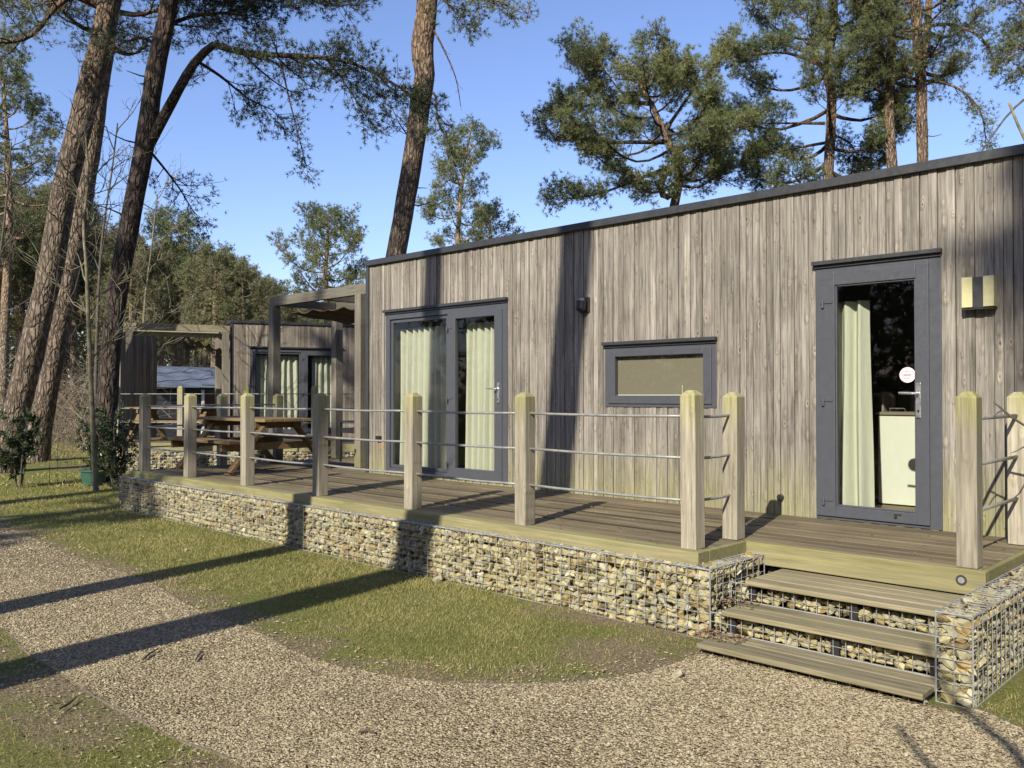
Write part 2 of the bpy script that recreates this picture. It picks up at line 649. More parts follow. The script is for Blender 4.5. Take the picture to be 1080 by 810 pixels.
def cladding(mb, x0, x1, z0, z1, y, holes, pitch=.0665, sgn=1):
    """narrow vertical boards, each proud of the next by a hair, round the openings"""
    x = x0
    rng = random.Random(3)
    k = 0
    tone = .5
    while x < x1 - .01:
        w = min(pitch, x1 - x)
        tone = rng.betavariate(2.2, 2.2)
        k += 1
        d = .016 + rng.random() * .006 + (.006 if k % 2 else 0)
        g = rng.choice((.003, .004, .006, .008))
        w *= 1
        for (a, b, c, e) in cut_rects(x, x + w - g, z0, z1, holes):
            if b - a > .003:
                mb.box(a, b, y, y + d + .02, c, e, r=tone) if False else mb.box(a, b, y - d + .02, y + .03, c, e, r=tone + rng.uniform(-.08, .08))
        x += w


def curtain(mb, x0, x1, z0, z1, y, seed, wave=.13, amp=.035, flare=0.0):
    """a hanging cloth with folds"""
    rng = random.Random(seed)
    n = max(24, int((x1 - x0) / .012))
    ph, xs = 0, []
    for i in range(n + 1):
        ph += (x1 - x0) / n / wave * 2 * math.pi * rng.uniform(.55, 1.45)
        xs.append((x0 + (x1 - x0) * i / n, ph, rng.uniform(.75, 1.1)))
    rows = 10
    pts = []
    for j in range(rows + 1):
        s = j / rows
        for (x, p, a) in xs:
            xx = x + (x - (x0 + x1) / 2) * flare * s + math.sin(s * 4 + p * .3) * .008
            pts.append((xx, y + math.sin(p + .35 * math.sin(s * 3 + x * 5)) * amp * a * (.75 + .35 * s), z1 + (z0 - z1) * s))
    q = [(j * (n + 1) + i, j * (n + 1) + i + 1, (j + 1) * (n + 1) + i + 1, (j + 1) * (n + 1) + i) for j in range(rows) for i in range(n)]
    mb._add(pts, q, r=.5)


def hinge(parent, x, z, xf, y=FY):
    h = MB(xf)
    h.box(x - .03, x + .075, y - .034, y - .0255, z - .012, z + .018)
    h.tube([(x - .008, y - .036, z - .05), (x - .008, y - .036, z + .018)], .012, 8)
    h.build('hinge', M['frame'], parent, .002)


def lever(parent, x, z0, z1, xf, y, left=True):
    h = MB(xf)
    h.box(x - .019, x + .019, y - .012, y, z0, z1)
    zc = z0 + (z1 - z0) * .7
    h.tube([(x, y - .01, zc), (x, y - .055, zc)], .011, 10)
    sx = -1 if left else 1
    h.tube([(x, y - .055, zc), (x + sx * .03, y - .06, zc), (x + sx * .135, y - .058, zc + .004)], .0105, 10)
    h.build('handle', M['steel'], parent, .004, False)
    k = MB(xf)
    zk = z0 + (z1 - z0) * .2
    k.tube([(x, y - .014, zk), (x, y - .010, zk)], .009, 10)
    k.box(x - .004, x + .004, y - .014, y - .011, zk - .02, zk)
    k.build('keyhole', M['black'], parent)


def drip_cap(mb, x0, x1, z, y):
    mb.box(x0 - .015, x1 + .012, y - .06, y - .012, z + .022, z + .056)
    mb.box(x0 - .004, x1 + .004, y - .03, y - .0125, z - .004, z + .0215)


def french_door(parent, fr, xf=None, y=FY):
    x0, x1, z0, z1 = fr
    f = MB(xf)
    split = x0 + (x1 - x0) * .548
    f.ring(x0, x1, z0, z1, y - .012, y + .07, .085, .07, .075)
    f.box(split - .012, split + .045, y - .0118, y + .068, z0 + .071, z1 - .076)
    fd = f.build('french_door', M['frame'], parent, .004)
    c = MB(xf)
    drip_cap(c, x0, x1, z1, y)
    c.build('drip_cap', M['trim'], fd, .003)
    s = MB(xf)
    s.ring(x0 + .087, split - .014, z0 + .072, z1 - .077, y + .012, y + .055, .045)
    s.build('fixed_sash', M['frame'], fd, .004)
    l = MB(xf)
    la, lb = split + .025, x1 - .078
    l.ring(la, lb, z0 + .03, z1 - .068, y - .0265, y + .03, .125, .115, .075)
    l.build('door_leaf', M['frame'], fd, .005)
    g = MB(xf)
    g.box(x0 + .13, split - .057, y + .030, y + .036, z0 + .115, z1 - .12)
    g.box(la + .12, lb - .12, y + .004, y + .010, z0 + .14, z1 - .14)
    g.build('pane', M['glass'], fd)
    for z in (z0 + .2, z0 + 1.0, z0 + 1.88):
        hinge(fd, la - .01, z, xf, y)
    lever(fd, lb - .05, z0 + .95, z0 + 1.19, xf, y - .0265)
    return fd


cab = thing('cabin', 'large flat-roofed cabin clad in weathered grey vertical boards with glass doors and one narrow window', 'cabin', (CX0, FY, 0))
wb = MB()
cladding(wb, CX0 + .05, CX1, .30, ROOF - .075, FY, [DOOR, FRENCH, WIN])
wb.build('cladding', M['clad'], cab)
core = MB()
for r in cut_rects(CX0 + .06, CX1, .30, ROOF - .1, [DOOR, FRENCH, WIN]):
    core.box(r[0], r[1], FY + .031, FY + .11, r[2], r[3])
core.box(CX0 + .06, CX0 + .2, FY + .111, CYB, .3, ROOF - .1)
core.box(CX1 - .14, CX1, FY + .111, CYB, .3, ROOF - .1)
core.box(CX0 + .201, CX1 - .141, CYB - .14, CYB, .3, ROOF - .1)
core.box(CX0 + .201, CX1 - .141, FY + 2.9, FY + 3.0, .56, 3.0)
core.box(-6.3, -6.2, FY + .111, FY + 2.9, .56, 3.0)
core.build('wall', M['room'], cab)
sw = MB()
y = FY + .01
while y < CYB:
    sw.box(CX0 + .028 - random.random() * .006, CX0 + .059, y, y + .062, .3, ROOF - .1)
    y += .0665
sw.build('side_cladding', M['clad'], cab)
fl = MB()
fl.box(CX0 + .205, CX1 - .145, FY + .115, CYB - .145, .42, .545)
fl.build('floor', M['roomfloor'], cab)
ce = MB()
ce.box(CX0 + .205, CX1 - .145, FY + .115, CYB - .145, 3.0, 3.1)
ce.build('ceiling', M['room'], cab)
rf = MB()
rf.box(CX0 + .02, CX1, FY + .02, CYB, ROOF - .097, ROOF - .02)
rf.build('roof', M['trim'], cab)
rt = MB()
rt.box(CX0 - .02, CX1, FY - .045, FY + .019, ROOF - .075, ROOF)
rt.box(CX0 - .02, CX0 + .019, FY + .0195, CYB, ROOF - .075, ROOF)
rt.build('roof_trim', M['trim'], cab, .004)
ct = MB()
ct.box(CX0 - .012, CX0 + .048, FY - .028, FY + .009, .30, ROOF - .077)
ct.build('corner_trim', M['trim'], cab, .003)

fdoor = french_door(cab, FRENCH)

# entrance door
x0, x1, z0, z1 = DOOR
f = MB()
f.box(x0, x0 + .05, FY - .012, FY + .08, z0, z1)
f.box(x1 - .095, x1, FY - .012, FY + .08, z0, z1)
f.box(x0 + .05, x1 - .095, FY - .012, FY + .08, z1 - .06, z1)
f.box(x0 + .05, x1 - .095, FY - .0115, FY + .08, z0, z0 + .025)
door = f.build('door', M['frame'], cab, .004)
c = MB()
drip_cap(c, x0, x1, z1, FY)
c.build('drip_cap', M['trim'], door, .003)
l = MB()
LA, LB = x0 + .012, x1 - .088
for (a_, b_, c_, d_) in ((LA, LA + .165, z0 + .028, z1 - .045), (LB - .1, LB, z0 + .028, z1 - .045), (LA + .165, LB - .1, z0 + .028, z0 + .118), (LA + .165, LB - .1, z1 - .16, z1 - .045)):
    l.box(a_, b_, FY - .032, FY + .03, c_, d_)
l.ring(LA + .165, LB - .1, z0 + .118, z1 - .16, FY - .02, FY + .02, .014)
l.build('door_leaf', M['frame'], door, .005)
g = MB()
g.box(LA + .17, LB - .105, FY - .004, FY + .002, z0 + .125, z1 - .165)
g.build('pane', M['glass'], door)
for z in (z0 + .17, z0 + 1.02, z0 + 1.86):
    hinge(door, x0 + .085, z, None, FY - .006)
lever(door, LB - .078, 1.42, 1.70, None, FY - .032)
bl = MB()
bl.tube([(LB - .26, FY - .034, z0 + .075), (LB - .26, FY - .045, z0 + .075)], .012, 8)
bl.box(LB - .275, LB - .215, FY - .037, FY - .033, z0 + .09, z0 + .1)
bl.build('door_stop', M['black'], door)
st = MB()
SX, SZ = -2.525, 1.765
st.tube([(SX, FY - .0065, SZ), (SX, FY - .0045, SZ)], .062, 28)
stick = st.build('sticker', M['pink'], door)
sp = MB()
for (a, b, zz, h) in ((-.033, .030, -.006, .011), (-.02, .012, .026, .005), (-.026, .022, -.03, .004)):
    sp.box(SX + a, SX + b, FY - .0072, FY - .0066, SZ + zz, SZ + zz + h)
n = 26
for i in range(n):
    a = i * 2 * math.pi / n
    if i % 2:
        sp.box(SX + .051 * math.cos(a) - .003, SX + .051 * math.cos(a) + .003, FY - .0072, FY - .0066, SZ + .051 * math.sin(a) - .003, SZ + .051 * math.sin(a) + .003)
sp.build('print', M['red'], door)

# narrow window
x0, x1, z0, z1 = WIN
f = MB()
f.ring(x0, x1, z0, z1, FY - .012, FY + .07, .06, .05, .05)
win = f.build('window', M['frame'], cab, .004)
c = MB()
drip_cap(c, x0, x1, z1, FY)
c.build('drip_cap', M['trim'], win, .003)
s = MB()
s.ring(x0 + .045, x1 - .045, z0 + .035, z1 - .035, FY - .026, FY + .03, .09, .085, .065)
s.build('sash', M['frame'], win, .005)
g = MB()
g.box(x0 + .13, x1 - .13, FY + .001, FY + .007, z0 + .115, z1 - .095)
g.build('pane', M['glass'], win)
b = MB()
b.box(x0 + .12, x1 - .12, FY + .035, FY + .04, z0 + .13, z1 - .08)
b.build('blind', M['blind'], win)
b = MB()
b.box(x0 + .12, x1 - .12, FY + .033, FY + .043, z0 + .115, z0 + .128)
b.tube([((x0 + x1) / 2 + .26, FY + .03, z0 + .13), ((x0 + x1) / 2 + .26, FY + .03, z0 + .22)], .003, 6)
b.build('blind_rail', M['cabinet'], win)

# curtains
cu = MB()
curtain(cu, -9.50, -8.22, .60, 2.50, FY + .20, 5, .115, .062)
tag(cu.build('curtain', M['curtain'], None, 0, True), 'wide pale green curtain behind the fixed pane of the double glass door', 'curtain', 'green curtains behind glass')
cu = MB()
curtain(cu, -7.96, -7.33, .60, 2.50, FY + .20, 9, .10, .06)
tag(cu.build('curtain', M['curtain'], None, 0, True), 'narrow pale green curtain behind the hinged leaf left of the dark spotlight', 'curtain', 'green curtains behind glass')
cu = MB()
curtain(cu, -3.22, -2.93, .60, 2.42, FY + .24, 4, .14, .06, .08)
tag(cu.build('curtain', M['curtain'], None, 0, True), 'pale green curtain drawn aside behind the single glass entrance door', 'curtain', 'green curtains behind glass')

# interior of the entrance room
k = thing('kitchen_cabinet', 'cream kitchen cabinet standing inside behind the entrance door glass', 'cabinet', (-3.05, 8.75, .545))
b = MB()
b.box(-3.24, -2.87, 8.50, 9.1, .56, 1.41)
b.build('body', M['cabinet'], k, .004)
b = MB()
b.box(-3.26, -2.85, 8.48, 9.1, 1.412, 1.44)
b.build('worktop', M['blind'], k, .004)
b = MB()
b.tube([(-3.12, 8.47, 1.475), (-2.98, 8.47, 1.475)], .006, 6)
b.tube([(-3.12, 8.47, 1.475), (-3.12, 8.5, 1.44)], .005, 6)
b.tube([(-2.98, 8.47, 1.475), (-2.98, 8.5, 1.44)], .005, 6)
b.build('rail', M['steel'], k)
sh = thing('shelf_unit', 'dim shelf unit inside behind the entrance door curtain', 'shelf', (-3.6, 9.0, .545))
b = MB()
for z in (.56, .9, 1.25, 1.6):
    b.box(-3.98, -3.32, 8.8, 9.15, z, z + .022)
b.build('shelf', M['room'], sh)
b = MB()
b.box(-4.0, -3.981, 8.8, 9.15, .55, 1.64)
b.build('side_panel', M['room'], sh)
b = MB()
b.box(-3.319, -3.30, 8.8, 9.15, .55, 1.64)
b.build('side_panel', M['room'], sh)

# wall fittings
lm = thing('wall_lamp', 'boxy wall lamp with two yellow sides and a dark middle, right of the entrance door', 'wall lamp', (-1.98, FY, 2.26))
b = MB()
b.box(-2.015, -1.942, FY - .094, FY - .001, 2.262, 2.498)
b.build('body', M['trim'], lm, .003)
for (a, c) in ((-2.091, -2.016), (-1.941, -1.868)):
    b = MB()
    b.box(a, c, FY - .1, FY - .001, 2.27, 2.50)
    b.build('side_block', M['yellow'], lm, .002)
b = MB()
b.box(-2.088, -1.871, FY - .092, FY - .002, 2.252, 2.2615)
b.build('under_plate', M['black'], lm)  # black plate closing the lamp at the bottom
sl = thing('spotlight', 'small black spotlight high on the cabin wall above a rust run', 'spotlight', (-5.85, FY, 2.48))
b = MB()
b.box(-5.92, -5.79, FY - .03, FY - .001, 2.49, 2.65)
b.build('bracket', M['black'], sl, .004)
b = MB()
b.tube([(-5.855, FY - .085, 2.50), (-5.855, FY - .08, 2.52), (-5.855, FY - .075, 2.61)], [.04, .056, .056], 14)
b.build('lamp_housing', M['black'], sl, .006)
b = MB()
b.tube([(-5.845, FY - .08, 2.611), (-5.845, FY - .085, 2.64)], [.035, .028], 12)
b.build('lens', M['rail'], sl)  # paler cap drawing the highlight on top of the lamp
so = thing('wall_socket', 'small black outdoor socket left of the double door with rust below', 'socket', (-9.43, FY, .95))
b = MB()
b.box(-9.475, -9.395, FY - .055, FY - .001, .985, 1.05)
b.build('housing', M['black'], so, .005)
b = MB()
b.box(-9.455, -9.415, FY - .005, FY - .0035, .86, .983)
b.build('rust_run', M['rust'], so)
bt = MB()
bt.tube([(-3.62, FY - .03, .69), (-3.62, FY - .001, .69)], .03, 10)  # round black bolt head on the boards
tag(bt.build('wall_bolt', M['black'], None, .003), 'small round black vent low on the cabin wall beside the fence post', 'vent')

# ================================================================== DECK
dk = thing('deck', 'raised timber deck with grooved boards and pale greenish edge timber along the cabin', 'deck', (-7, 6, 0))
b = MB()
DX0, DX1, LX1 = -12.3, -3.123, -1.545
y = 5.205
k = 0
rng = random.Random(11)
while y < 10.2:
    gap = .05 if k % 3 == 2 else .008
    w = .145
    xa, xb = DX0 + .06, DX1 - .045
    if y > 5.75:
        xb = LX1 - .04
    y1 = y + w - gap
    if y < FY - .02 < y1:
        y1 = FY - .024
    if y >= FY - .03:
        xb = CX0 - .02
    # boards come in lengths
    x = xa
    while x < xb - .01:
        L = rng.choice((2.2, 3.0, 3.6, 4.2))
        e = min(xb, x + L)
        if xb - e < .5:
            e = xb
        b.box(x, e - .003, y, y1, DZ - .055, DZ + rng.uniform(-.0015, .0015), r=rng.random())
        x = e
    y += w
    k += 1
b.build('decking', M['deck'], dk, .002)
b = MB()
b.box(DX0, DX1, 5.06, 5.203, DZ - .12, DZ + .004)
b.box(DX1 - .043, DX1, 5.204, 5.722, DZ - .12, DZ + .003)
b.box(DX0, DX0 + .058, 5.204, 10.2, DZ - .14, DZ + .003)
b.box(DX1 + .0, LX1, 5.705, 5.752, DZ - .15, DZ + .004)
b.box(LX1 - .038, LX1, 5.753, FY - .03, DZ - .15, DZ + .003)
b.build('edge_timber', M['rim'], dk, .006)
b = MB()
for x in np.arange(DX0 + .3, LX1, .6):
    b.box(x, x + .06, 5.4 if x < DX1 else 5.8, 7.2, .1, DZ - .03)
b.box(DX0 + .1, -3.3, 7.0, 7.1, 0, .5)
b.build('joist', M['beam'], dk)
sp = MB()
sp.tube([(-1.68, 5.702, .475), (-1.68, 5.7045, .475)], .032, 18)
sp.build('inset_spot', M['trim'], dk)
sp = MB()
sp.tube([(-1.68, 5.7005, .475), (-1.68, 5.7018, .475)], .019, 16)
sp.build('spot_lens', M['rail'], dk)

# ================================================================== RAILINGS
PX = [-12.13, -10.76, -9.30, -7.79, -6.27, -4.84, -3.25]
PY = 5.20
RZ = (.33, .625, .916)
PTOP = 1.085
rl = thing('railing', 'long timber post railing with three thin metal rails along the front of the deck', 'railing', (-7.7, PY, DZ))
posts = [(x, PY) for x in PX] + [(-3.25, 5.755)]
for i, (x, y) in enumerate(posts):
    b = MB()
    b.post(x, y, DZ + .002, DZ + PTOP + (.012 if i == 6 else 0), .12, .034)
    b.v = [(vx + (vz - DZ) * sx_, vy + (vz - DZ) * sy_, vz) for sx_, sy_ in [(rng.uniform(-.006, .006), rng.uniform(-.006, .006))] for (vx, vy, vz) in b.v]
    b.build('post', M['post'], rl, .005)
for (p, q) in zip(posts[:-1], posts[1:]):
    for h in RZ:
        b = MB()
        z = DZ + h
        n = 5
        b.tube([(p[0] + (q[0] - p[0]) * i / n, p[1] + (q[1] - p[1]) * i / n, z - .008 * math.sin(math.pi * i / n) + rng.uniform(-.002, .002)) for i in range(n + 1)], .0105, 8)
        b.build('rail', M['rail'], rl, 0, True)
rr = thing('railing', 'short two-post railing with metal rails at the deck end right of the steps', 'railing', (-1.665, 6.4, DZ))
rp = [(-1.665, 5.82), (-1.665, 6.96)]
for (x, y) in rp:
    b = MB()
    b.post(x, y, DZ + .002, DZ + PTOP, .12, .036)
    b.build('post', M['post'], rr, .005)
for h in RZ:
    b = MB()
    b.tube([(-1.665, 5.82, DZ + h), (-1.665, 6.96, DZ + h)], .013, 8)
    b.build('rail', M['rail'], rr, 0, True)
rs = thing('railing', 'side railing of the deck end behind the picnic table, partly hidden by it', 'railing', (-12.2, 6.9, DZ))
rp = [(-12.2, 6.4), (-12.2, 7.35)]
for (x, y) in rp:
    b = MB()
    b.post(x, y, DZ + .002, DZ + PTOP, .12, .036)
    b.build('post', M['post'], rs, .005)
for h in RZ:
    b = MB()
    b.tube([(-12.17, 5.27, DZ + h), (-12.2, 7.35, DZ + h)], .0105, 8)
    b.build('rail', M['rail'], rs, 0, True)


# ================================================================== GABIONS
def ico():
    t = (1 + 5 ** .5) / 2
    v = np.array([(-1, t, 0), (1, t, 0), (-1, -t, 0), (1, -t, 0), (0, -1, t), (0, 1, t), (0, -1, -t), (0, 1, -t), (t, 0, -1), (t, 0, 1), (-t, 0, -1), (-t, 0, 1)], float)
    v /= np.linalg.norm(v[0])
    f = np.array([(0, 11, 5), (0, 5, 1), (0, 1, 7), (0, 7, 10), (0, 10, 11), (1, 5, 9), (5, 11, 4), (11, 10, 2), (10, 7, 6), (7, 1, 8), (3, 9, 4), (3, 4, 2), (3, 2, 6), (3, 6, 8), (3, 8, 9), (4, 9, 5), (2, 4, 11), (6, 2, 10), (8, 6, 7), (9, 8, 1)])
    return v, f


IV, IF = ico()


def rocks(rng, C, S, jitter=.28, tilt=.35):
    """angular stones: centres C (N,3), half sizes S (N,3)"""
    N = len(C)
    v = IV[None] * (1 + rng.normal(0, jitter, (N, 12, 1)).clip(-.5, .5))
    v = np.sign(v) * np.abs(v) ** .8                      # blocky
    v = v * S[:, None]
    a = rng.normal(0, tilt, (N, 3))
    for ax in range(3):
        c, s = np.cos(a[:, ax])[:, None], np.sin(a[:, ax])[:, None]
        i, j = [(1, 2), (0, 2), (0, 1)][ax]
        x, y = v[:, :, i].copy(), v[:, :, j].copy()
        v[:, :, i] = c * x - s * y
        v[:, :, j] = s * x + c * y
    V = v + C[:, None]
    F = IF[None] + (np.arange(N) * 12)[:, None, None]
    R = np.repeat(rng.random(N), 12)
    return V.reshape(-1, 3), F.reshape(-1, 3), R


def face_rocks(geo, rng, O, U, W, Nn, lu, lw, size=1.0, layers=2):
    """courses of rubble against a mesh face. O corner, U along, W up (in the face), Nn inward"""
    O, U, W, Nn = [np.array(a, float) for a in (O, U, W, Nn)]
    for L in range(layers):
        Cs, Ss = [], []
        w = 0.0
        while w < lw - .01:
            h = rng.uniform(.036, .068) * size
            h = min(h, lw - w)
            u = rng.uniform(-.05, .02)
            while u < lu:
                l = rng.uniform(.032, .095) * size
                hh = h * rng.uniform(.75, 1.25)
                dp = rng.uniform(.035, .06) * size
                uc = min(max(u + l / 2, l * .5), lu - l * .5)
                c = O + U * uc + W * min(max(w + h / 2 + rng.normal(0, .008), hh * .5), lw - hh * .5) + Nn * (dp + .006 + L * .07 + abs(rng.normal(0, .008)))
                Cs.append(c)
                Ss.append(np.abs(U) * l * .53 + np.abs(W) * hh * .56 + np.abs(Nn) * dp)
                u += l * .98
            w += h * .97
        V, F, R = rocks(rng, np.array(Cs), np.array(Ss), .27, .42)
        # keep everything inside the basket
        dn = (V - O) @ Nn
        V = V + np.outer(np.maximum(.004 - dn, 0), Nn)
        dz = np.maximum(.004 - V[:, 2], 0)
        V[:, 2] += dz
        geo.add(V, T=F, R=R)


def mesh_face(mb, O, U, W, lu, lw, su=.085, sw=.055, r=.0024, wob=.003):
    O, U, W = [np.array(a, float) for a in (O, U, W)]
    rg = random.Random(int(lu * 1000 + lw * 77))
    nu, nw = max(1, round(lu / su)), max(1, round(lw / sw))
    for i in range(nu + 1):
        p = O + U * (lu * i / nu)
        k = r * (1.9 if i in (0, nu) else 1)
        mb.tube([p, p + W * lw * .5 + U * rg.uniform(-wob, wob), p + W * lw], k, 4, r=.5)
    for j in range(nw + 1):
        p = O + W * (lw * j / nw)
        k = r * (1.9 if j in (0, nw) else 1)
        m = max(2, int(lu / .4))
        mb.tube([p + U * (lu * t / m) + W * (rg.uniform(-wob, wob) if 0 < t < m else 0) for t in range(m + 1)], k, 4, r=.5)


def gabion(name, label, x0, x1, y0, y1, z1, faces, group, size=1.0, step=(.085, .055), seed=1, layers=2, wr=.0023):
    rng2 = np.random.default_rng(seed)
    g = thing(name, label, 'gabion', ((x0 + x1) / 2, (y0 + y1) / 2, 0), 0, group)
    st, wi = Geo(), MB()
    X, Y, Z = (1, 0, 0), (0, 1, 0), (0, 0, 1)
    for fc in faces:
        if fc == 'front':
            face_rocks(st, rng2, (x0, y0, 0), X, Z, Y, x1 - x0, z1, size, layers)
            mesh_face(wi, (x0, y0, .003), X, Z, x1 - x0, z1, *step, wr)
        if fc == 'right':
            face_rocks(st, rng2, (x1, y0, 0), Y, Z, (-1, 0, 0), y1 - y0, z1, size, 1)
            mesh_face(wi, (x1, y0, .003), Y, Z, y1 - y0, z1, *step, wr)
        if fc == 'left':
            face_rocks(st, rng2, (x0, y0, 0), Y, Z, X, y1 - y0, z1, size, 1)
            mesh_face(wi, (x0, y0, .003), Y, Z, y1 - y0, z1, *step, wr)
        if fc == 'top':
            face_rocks(st, rng2, (x0, y0, z1), X, Y, (0, 0, -1), x1 - x0, y1 - y0, size * .8, 1)
            mesh_face(wi, (x0, y0, z1 + .001), X, Y, x1 - x0, y1 - y0, step[0] * .7, step[1], wr)
    o = st.build('stone_fill', M['stone'], g)
    o['kind'] = 'stuff'
    wi.build('wire_mesh', M['wire'], g)
    core = MB()
    core.box(x0 + .10, x1 - .10 if x1 - x0 > .3 else x0 + .11, y0 + .14 if 'front' in faces else y0 + .08, y1 - .05, 0, z1 - .08)
    core.build('core', M['black'], g)
    return g


GZ = .46
gabion('gabion', 'long low gabion of pale limestone rubble in wire mesh along the front of the deck', -12.42, -2.98, 4.965, 5.28, GZ, ('front', 'left', 'top'), 'stone gabions round the deck', seed=2, size=.86)
gabion('gabion', 'gabion return of pale rubble on the left side of the timber steps', -3.17, -2.978, 4.97, 5.70, GZ + .002, ('right', 'top'), 'stone gabions round the deck', seed=3, size=.86)
gabion('gabion', 'narrow gabion wing of pale rubble on the right side of the timber steps', -1.54, -1.362, 4.80, 7.6, GZ + .01, ('front', 'left', 'right', 'top'), 'stone gabions round the deck', seed=4, size=.92, step=(.085, .06), wr=.0023)

# ================================================================== STEPS
stp = thing('steps', 'three broad weathered timber steps over stone-filled wire mesh risers', 'steps', (-2.2, 4.7, 0))
tr = [(4.64, 5.0, .078, -2.88, -1.552), (4.905, 5.27, .232, -2.86, -1.556), (5.17, 5.70, .386, -2.84, -1.556)]
for i, (ya, yb, z, xa, xb) in enumerate(tr):
    b = MB()
    n = 2 if i < 2 else 4
    w = (yb - ya) / n
    for j in range(n):
        b.box(xa, xb, ya + j * w, ya + (j + 1) * w - .006, z - .034, z + rng.uniform(-.001, .001))
    b.build('tread', M['tread'], stp, .006)
geo, wi, su = Geo(), MB(), MB()
r2 = np.random.default_rng(8)
for (ya, yb, z, xa, xb) in tr:
    xr = -1.56
    xl = -2.965 if ya > 4.8 else -2.87
    if z > .1:
        face_rocks(geo, r2, (xl, ya + .055, z - .154), (1, 0, 0), (0, 0, 1), (0, 1, 0), xr - xl, .10, .8, 2)
    else:
        face_rocks(geo, r2, (xl, ya + .055, 0), (1, 0, 0), (0, 0, 1), (0, 1, 0), xr - xl, .035, .6, 1)
    zb = max(.002, z - .152)
    mesh_face(wi, (xl, ya + .045, zb), (1, 0, 0), (0, 0, 1), xr - xl, z - .036 - zb, .075, .06 if z > .1 else .045, .0024)
    for x in (-2.84, -2.17, xr - .06):
        su.box(x, x + .05, ya + .052, yb - .05, 0, z - .0355)
    su.box(-2.9, xr - .02, ya + .19, ya + .2, 0, z - .042)
o = geo.build('stone_fill', M['stone'], stp)
o['kind'] = 'stuff'
wi.build('wire_mesh', M['wire'], stp)
su.build('support', M['black'], stp)


# ================================================================== PERGOLA, PICNIC TABLES, TROLLEY
def beam_post(parent, mat, x, y, z0, z1, w):
    b = MB()
    b.box(x - w / 2, x + w / 2, y - w / 2, y + w / 2, z0, z1)
    return b.build('post', mat, parent, .005)


pg = thing('pergola', 'grey timber pergola with a bunched dark canopy against the large cabin', 'pergola', (-11.6, 8.3, DZ))
for (x, y) in ((-12.9, 7.7), (-10.42, 7.66), (-12.9, 8.95), (-10.42, 8.95)):
    beam_post(pg, M['postlow'], x, y, DZ + .003 if x > -12.5 else .0, 3.09, .145)
for (a, bb) in (((-13.0, 7.7, 3.17), (-9.74, 7.7, 3.17)), ((-13.0, 8.95, 3.17), (-9.74, 8.95, 3.17))):
    b = MB()
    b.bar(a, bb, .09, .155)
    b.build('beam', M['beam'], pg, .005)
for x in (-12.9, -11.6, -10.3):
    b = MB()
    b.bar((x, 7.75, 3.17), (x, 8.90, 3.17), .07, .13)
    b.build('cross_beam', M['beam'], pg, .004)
# canopy: folded cloth hanging between the beams, lower towards the cabin
pts, nx, ny = [], 60, 8
for j in range(ny + 1):
    for i in range(nx + 1):
        s, u = i / nx, j / ny
        x = -12.75 + 2.3 * s
        z = 3.0 - .05 * s - .035 * abs(math.sin(s * math.pi * 5.5)) * (1 - .6 * u) - .22 * u * (.45 + .8 * s) + .015 * math.sin(u * 9 + s * 20)
        pts.append((x, 7.80 + 1.1 * u, z))
q = [(j * (nx + 1) + i, j * (nx + 1) + i + 1, (j + 1) * (nx + 1) + i + 1, (j + 1) * (nx + 1) + i) for j in range(ny) for i in range(nx)]
b = MB()
b._add(pts, q)
cn = b.build('canopy', M['cushion'], pg, 0, True)
sd = cn.modifiers.new('thick', 'SOLIDIFY')
sd.thickness = .012


def picnic(label, loc, rz, mats=None):
    """A-frame picnic table, long side along local x, origin on the floor"""
    c, s = math.cos(rz), math.sin(rz)
    xf = lambda x, y, z: (loc[0] + c * x - s * y, loc[1] + s * x + c * y, loc[2] + z)
    t = thing('picnic_table', label, 'picnic table', loc, 0, 'timber picnic tables')
    L = 1.0
    b = MB(xf)
    for k in range(5):
        y = -.37 + k * .148
        b.box(-L, L, y, y + .142, .70, .742)
    b.build('tabletop', M['picnic'], t, .006)
    for sy in (-1, 1):
        b = MB(xf)
        for k in range(2):
            y = sy * .74 + (k - 1) * .145
            b.box(-L - .02, L + .02, y, y + .14, .42, .462)
        b.build('bench_seat', M['picnic'], t, .006)
    for sx in (-.72, .72):
        b = MB(xf)
        b.bar((sx, -.85, .365), (sx, .85, .365), .045, .10)
        b.build('cross_bar', M['picnic'], t, .004)
        b = MB(xf)
        b.bar((sx, -.36, .655), (sx, .36, .655), .045, .09)
        b.build('top_batten', M['picnic'], t, .004)
        for sy in (-1, 1):
            b = MB(xf)
            b.bar((sx + .05, sy * .78, .0), (sx + .05, sy * .2, .70), .045, .13, up=(1, 0, 0))
            b.build('leg', M['picnic'], t, .004)
    return t


picnic('brown timber picnic table with benches on the deck behind the front railing', (-11.38, 6.42, DZ), 0)

tl = thing('side_table', 'low black metal two-tier table under the pergola beside the cabin corner', 'table', (-11.3, 8.35, DZ))
b = MB()
b.box(-11.62, -10.98, 8.1, 8.5, DZ + .63, DZ + .655)
b.build('table_top', M['black'], tl, .004)
b = MB()
b.box(-11.6, -11.0, 8.12, 8.48, DZ + .46, DZ + .54)
b.build('tray', M['black'], tl, .004)
for x in (-11.6, -11.0):
    for y in (8.12, 8.48):
        b = MB()
        b.bar((x, y, DZ), (x, y, DZ + .63), .03, .03)
        b.build('leg', M['black'], tl)

# ================================================================== THE SECOND CABIN AND ITS DECK
K2 = at(243, 417, 21.0)
u2 = np.array([.37, .929])
n2 = np.array([-u2[1], u2[0]])           # into the second cabin


def xf2(x, y, z):
    return (K2[0] + u2[0] * x + n2[0] * y, K2[1] + u2[1] * x + n2[1] * y, z)


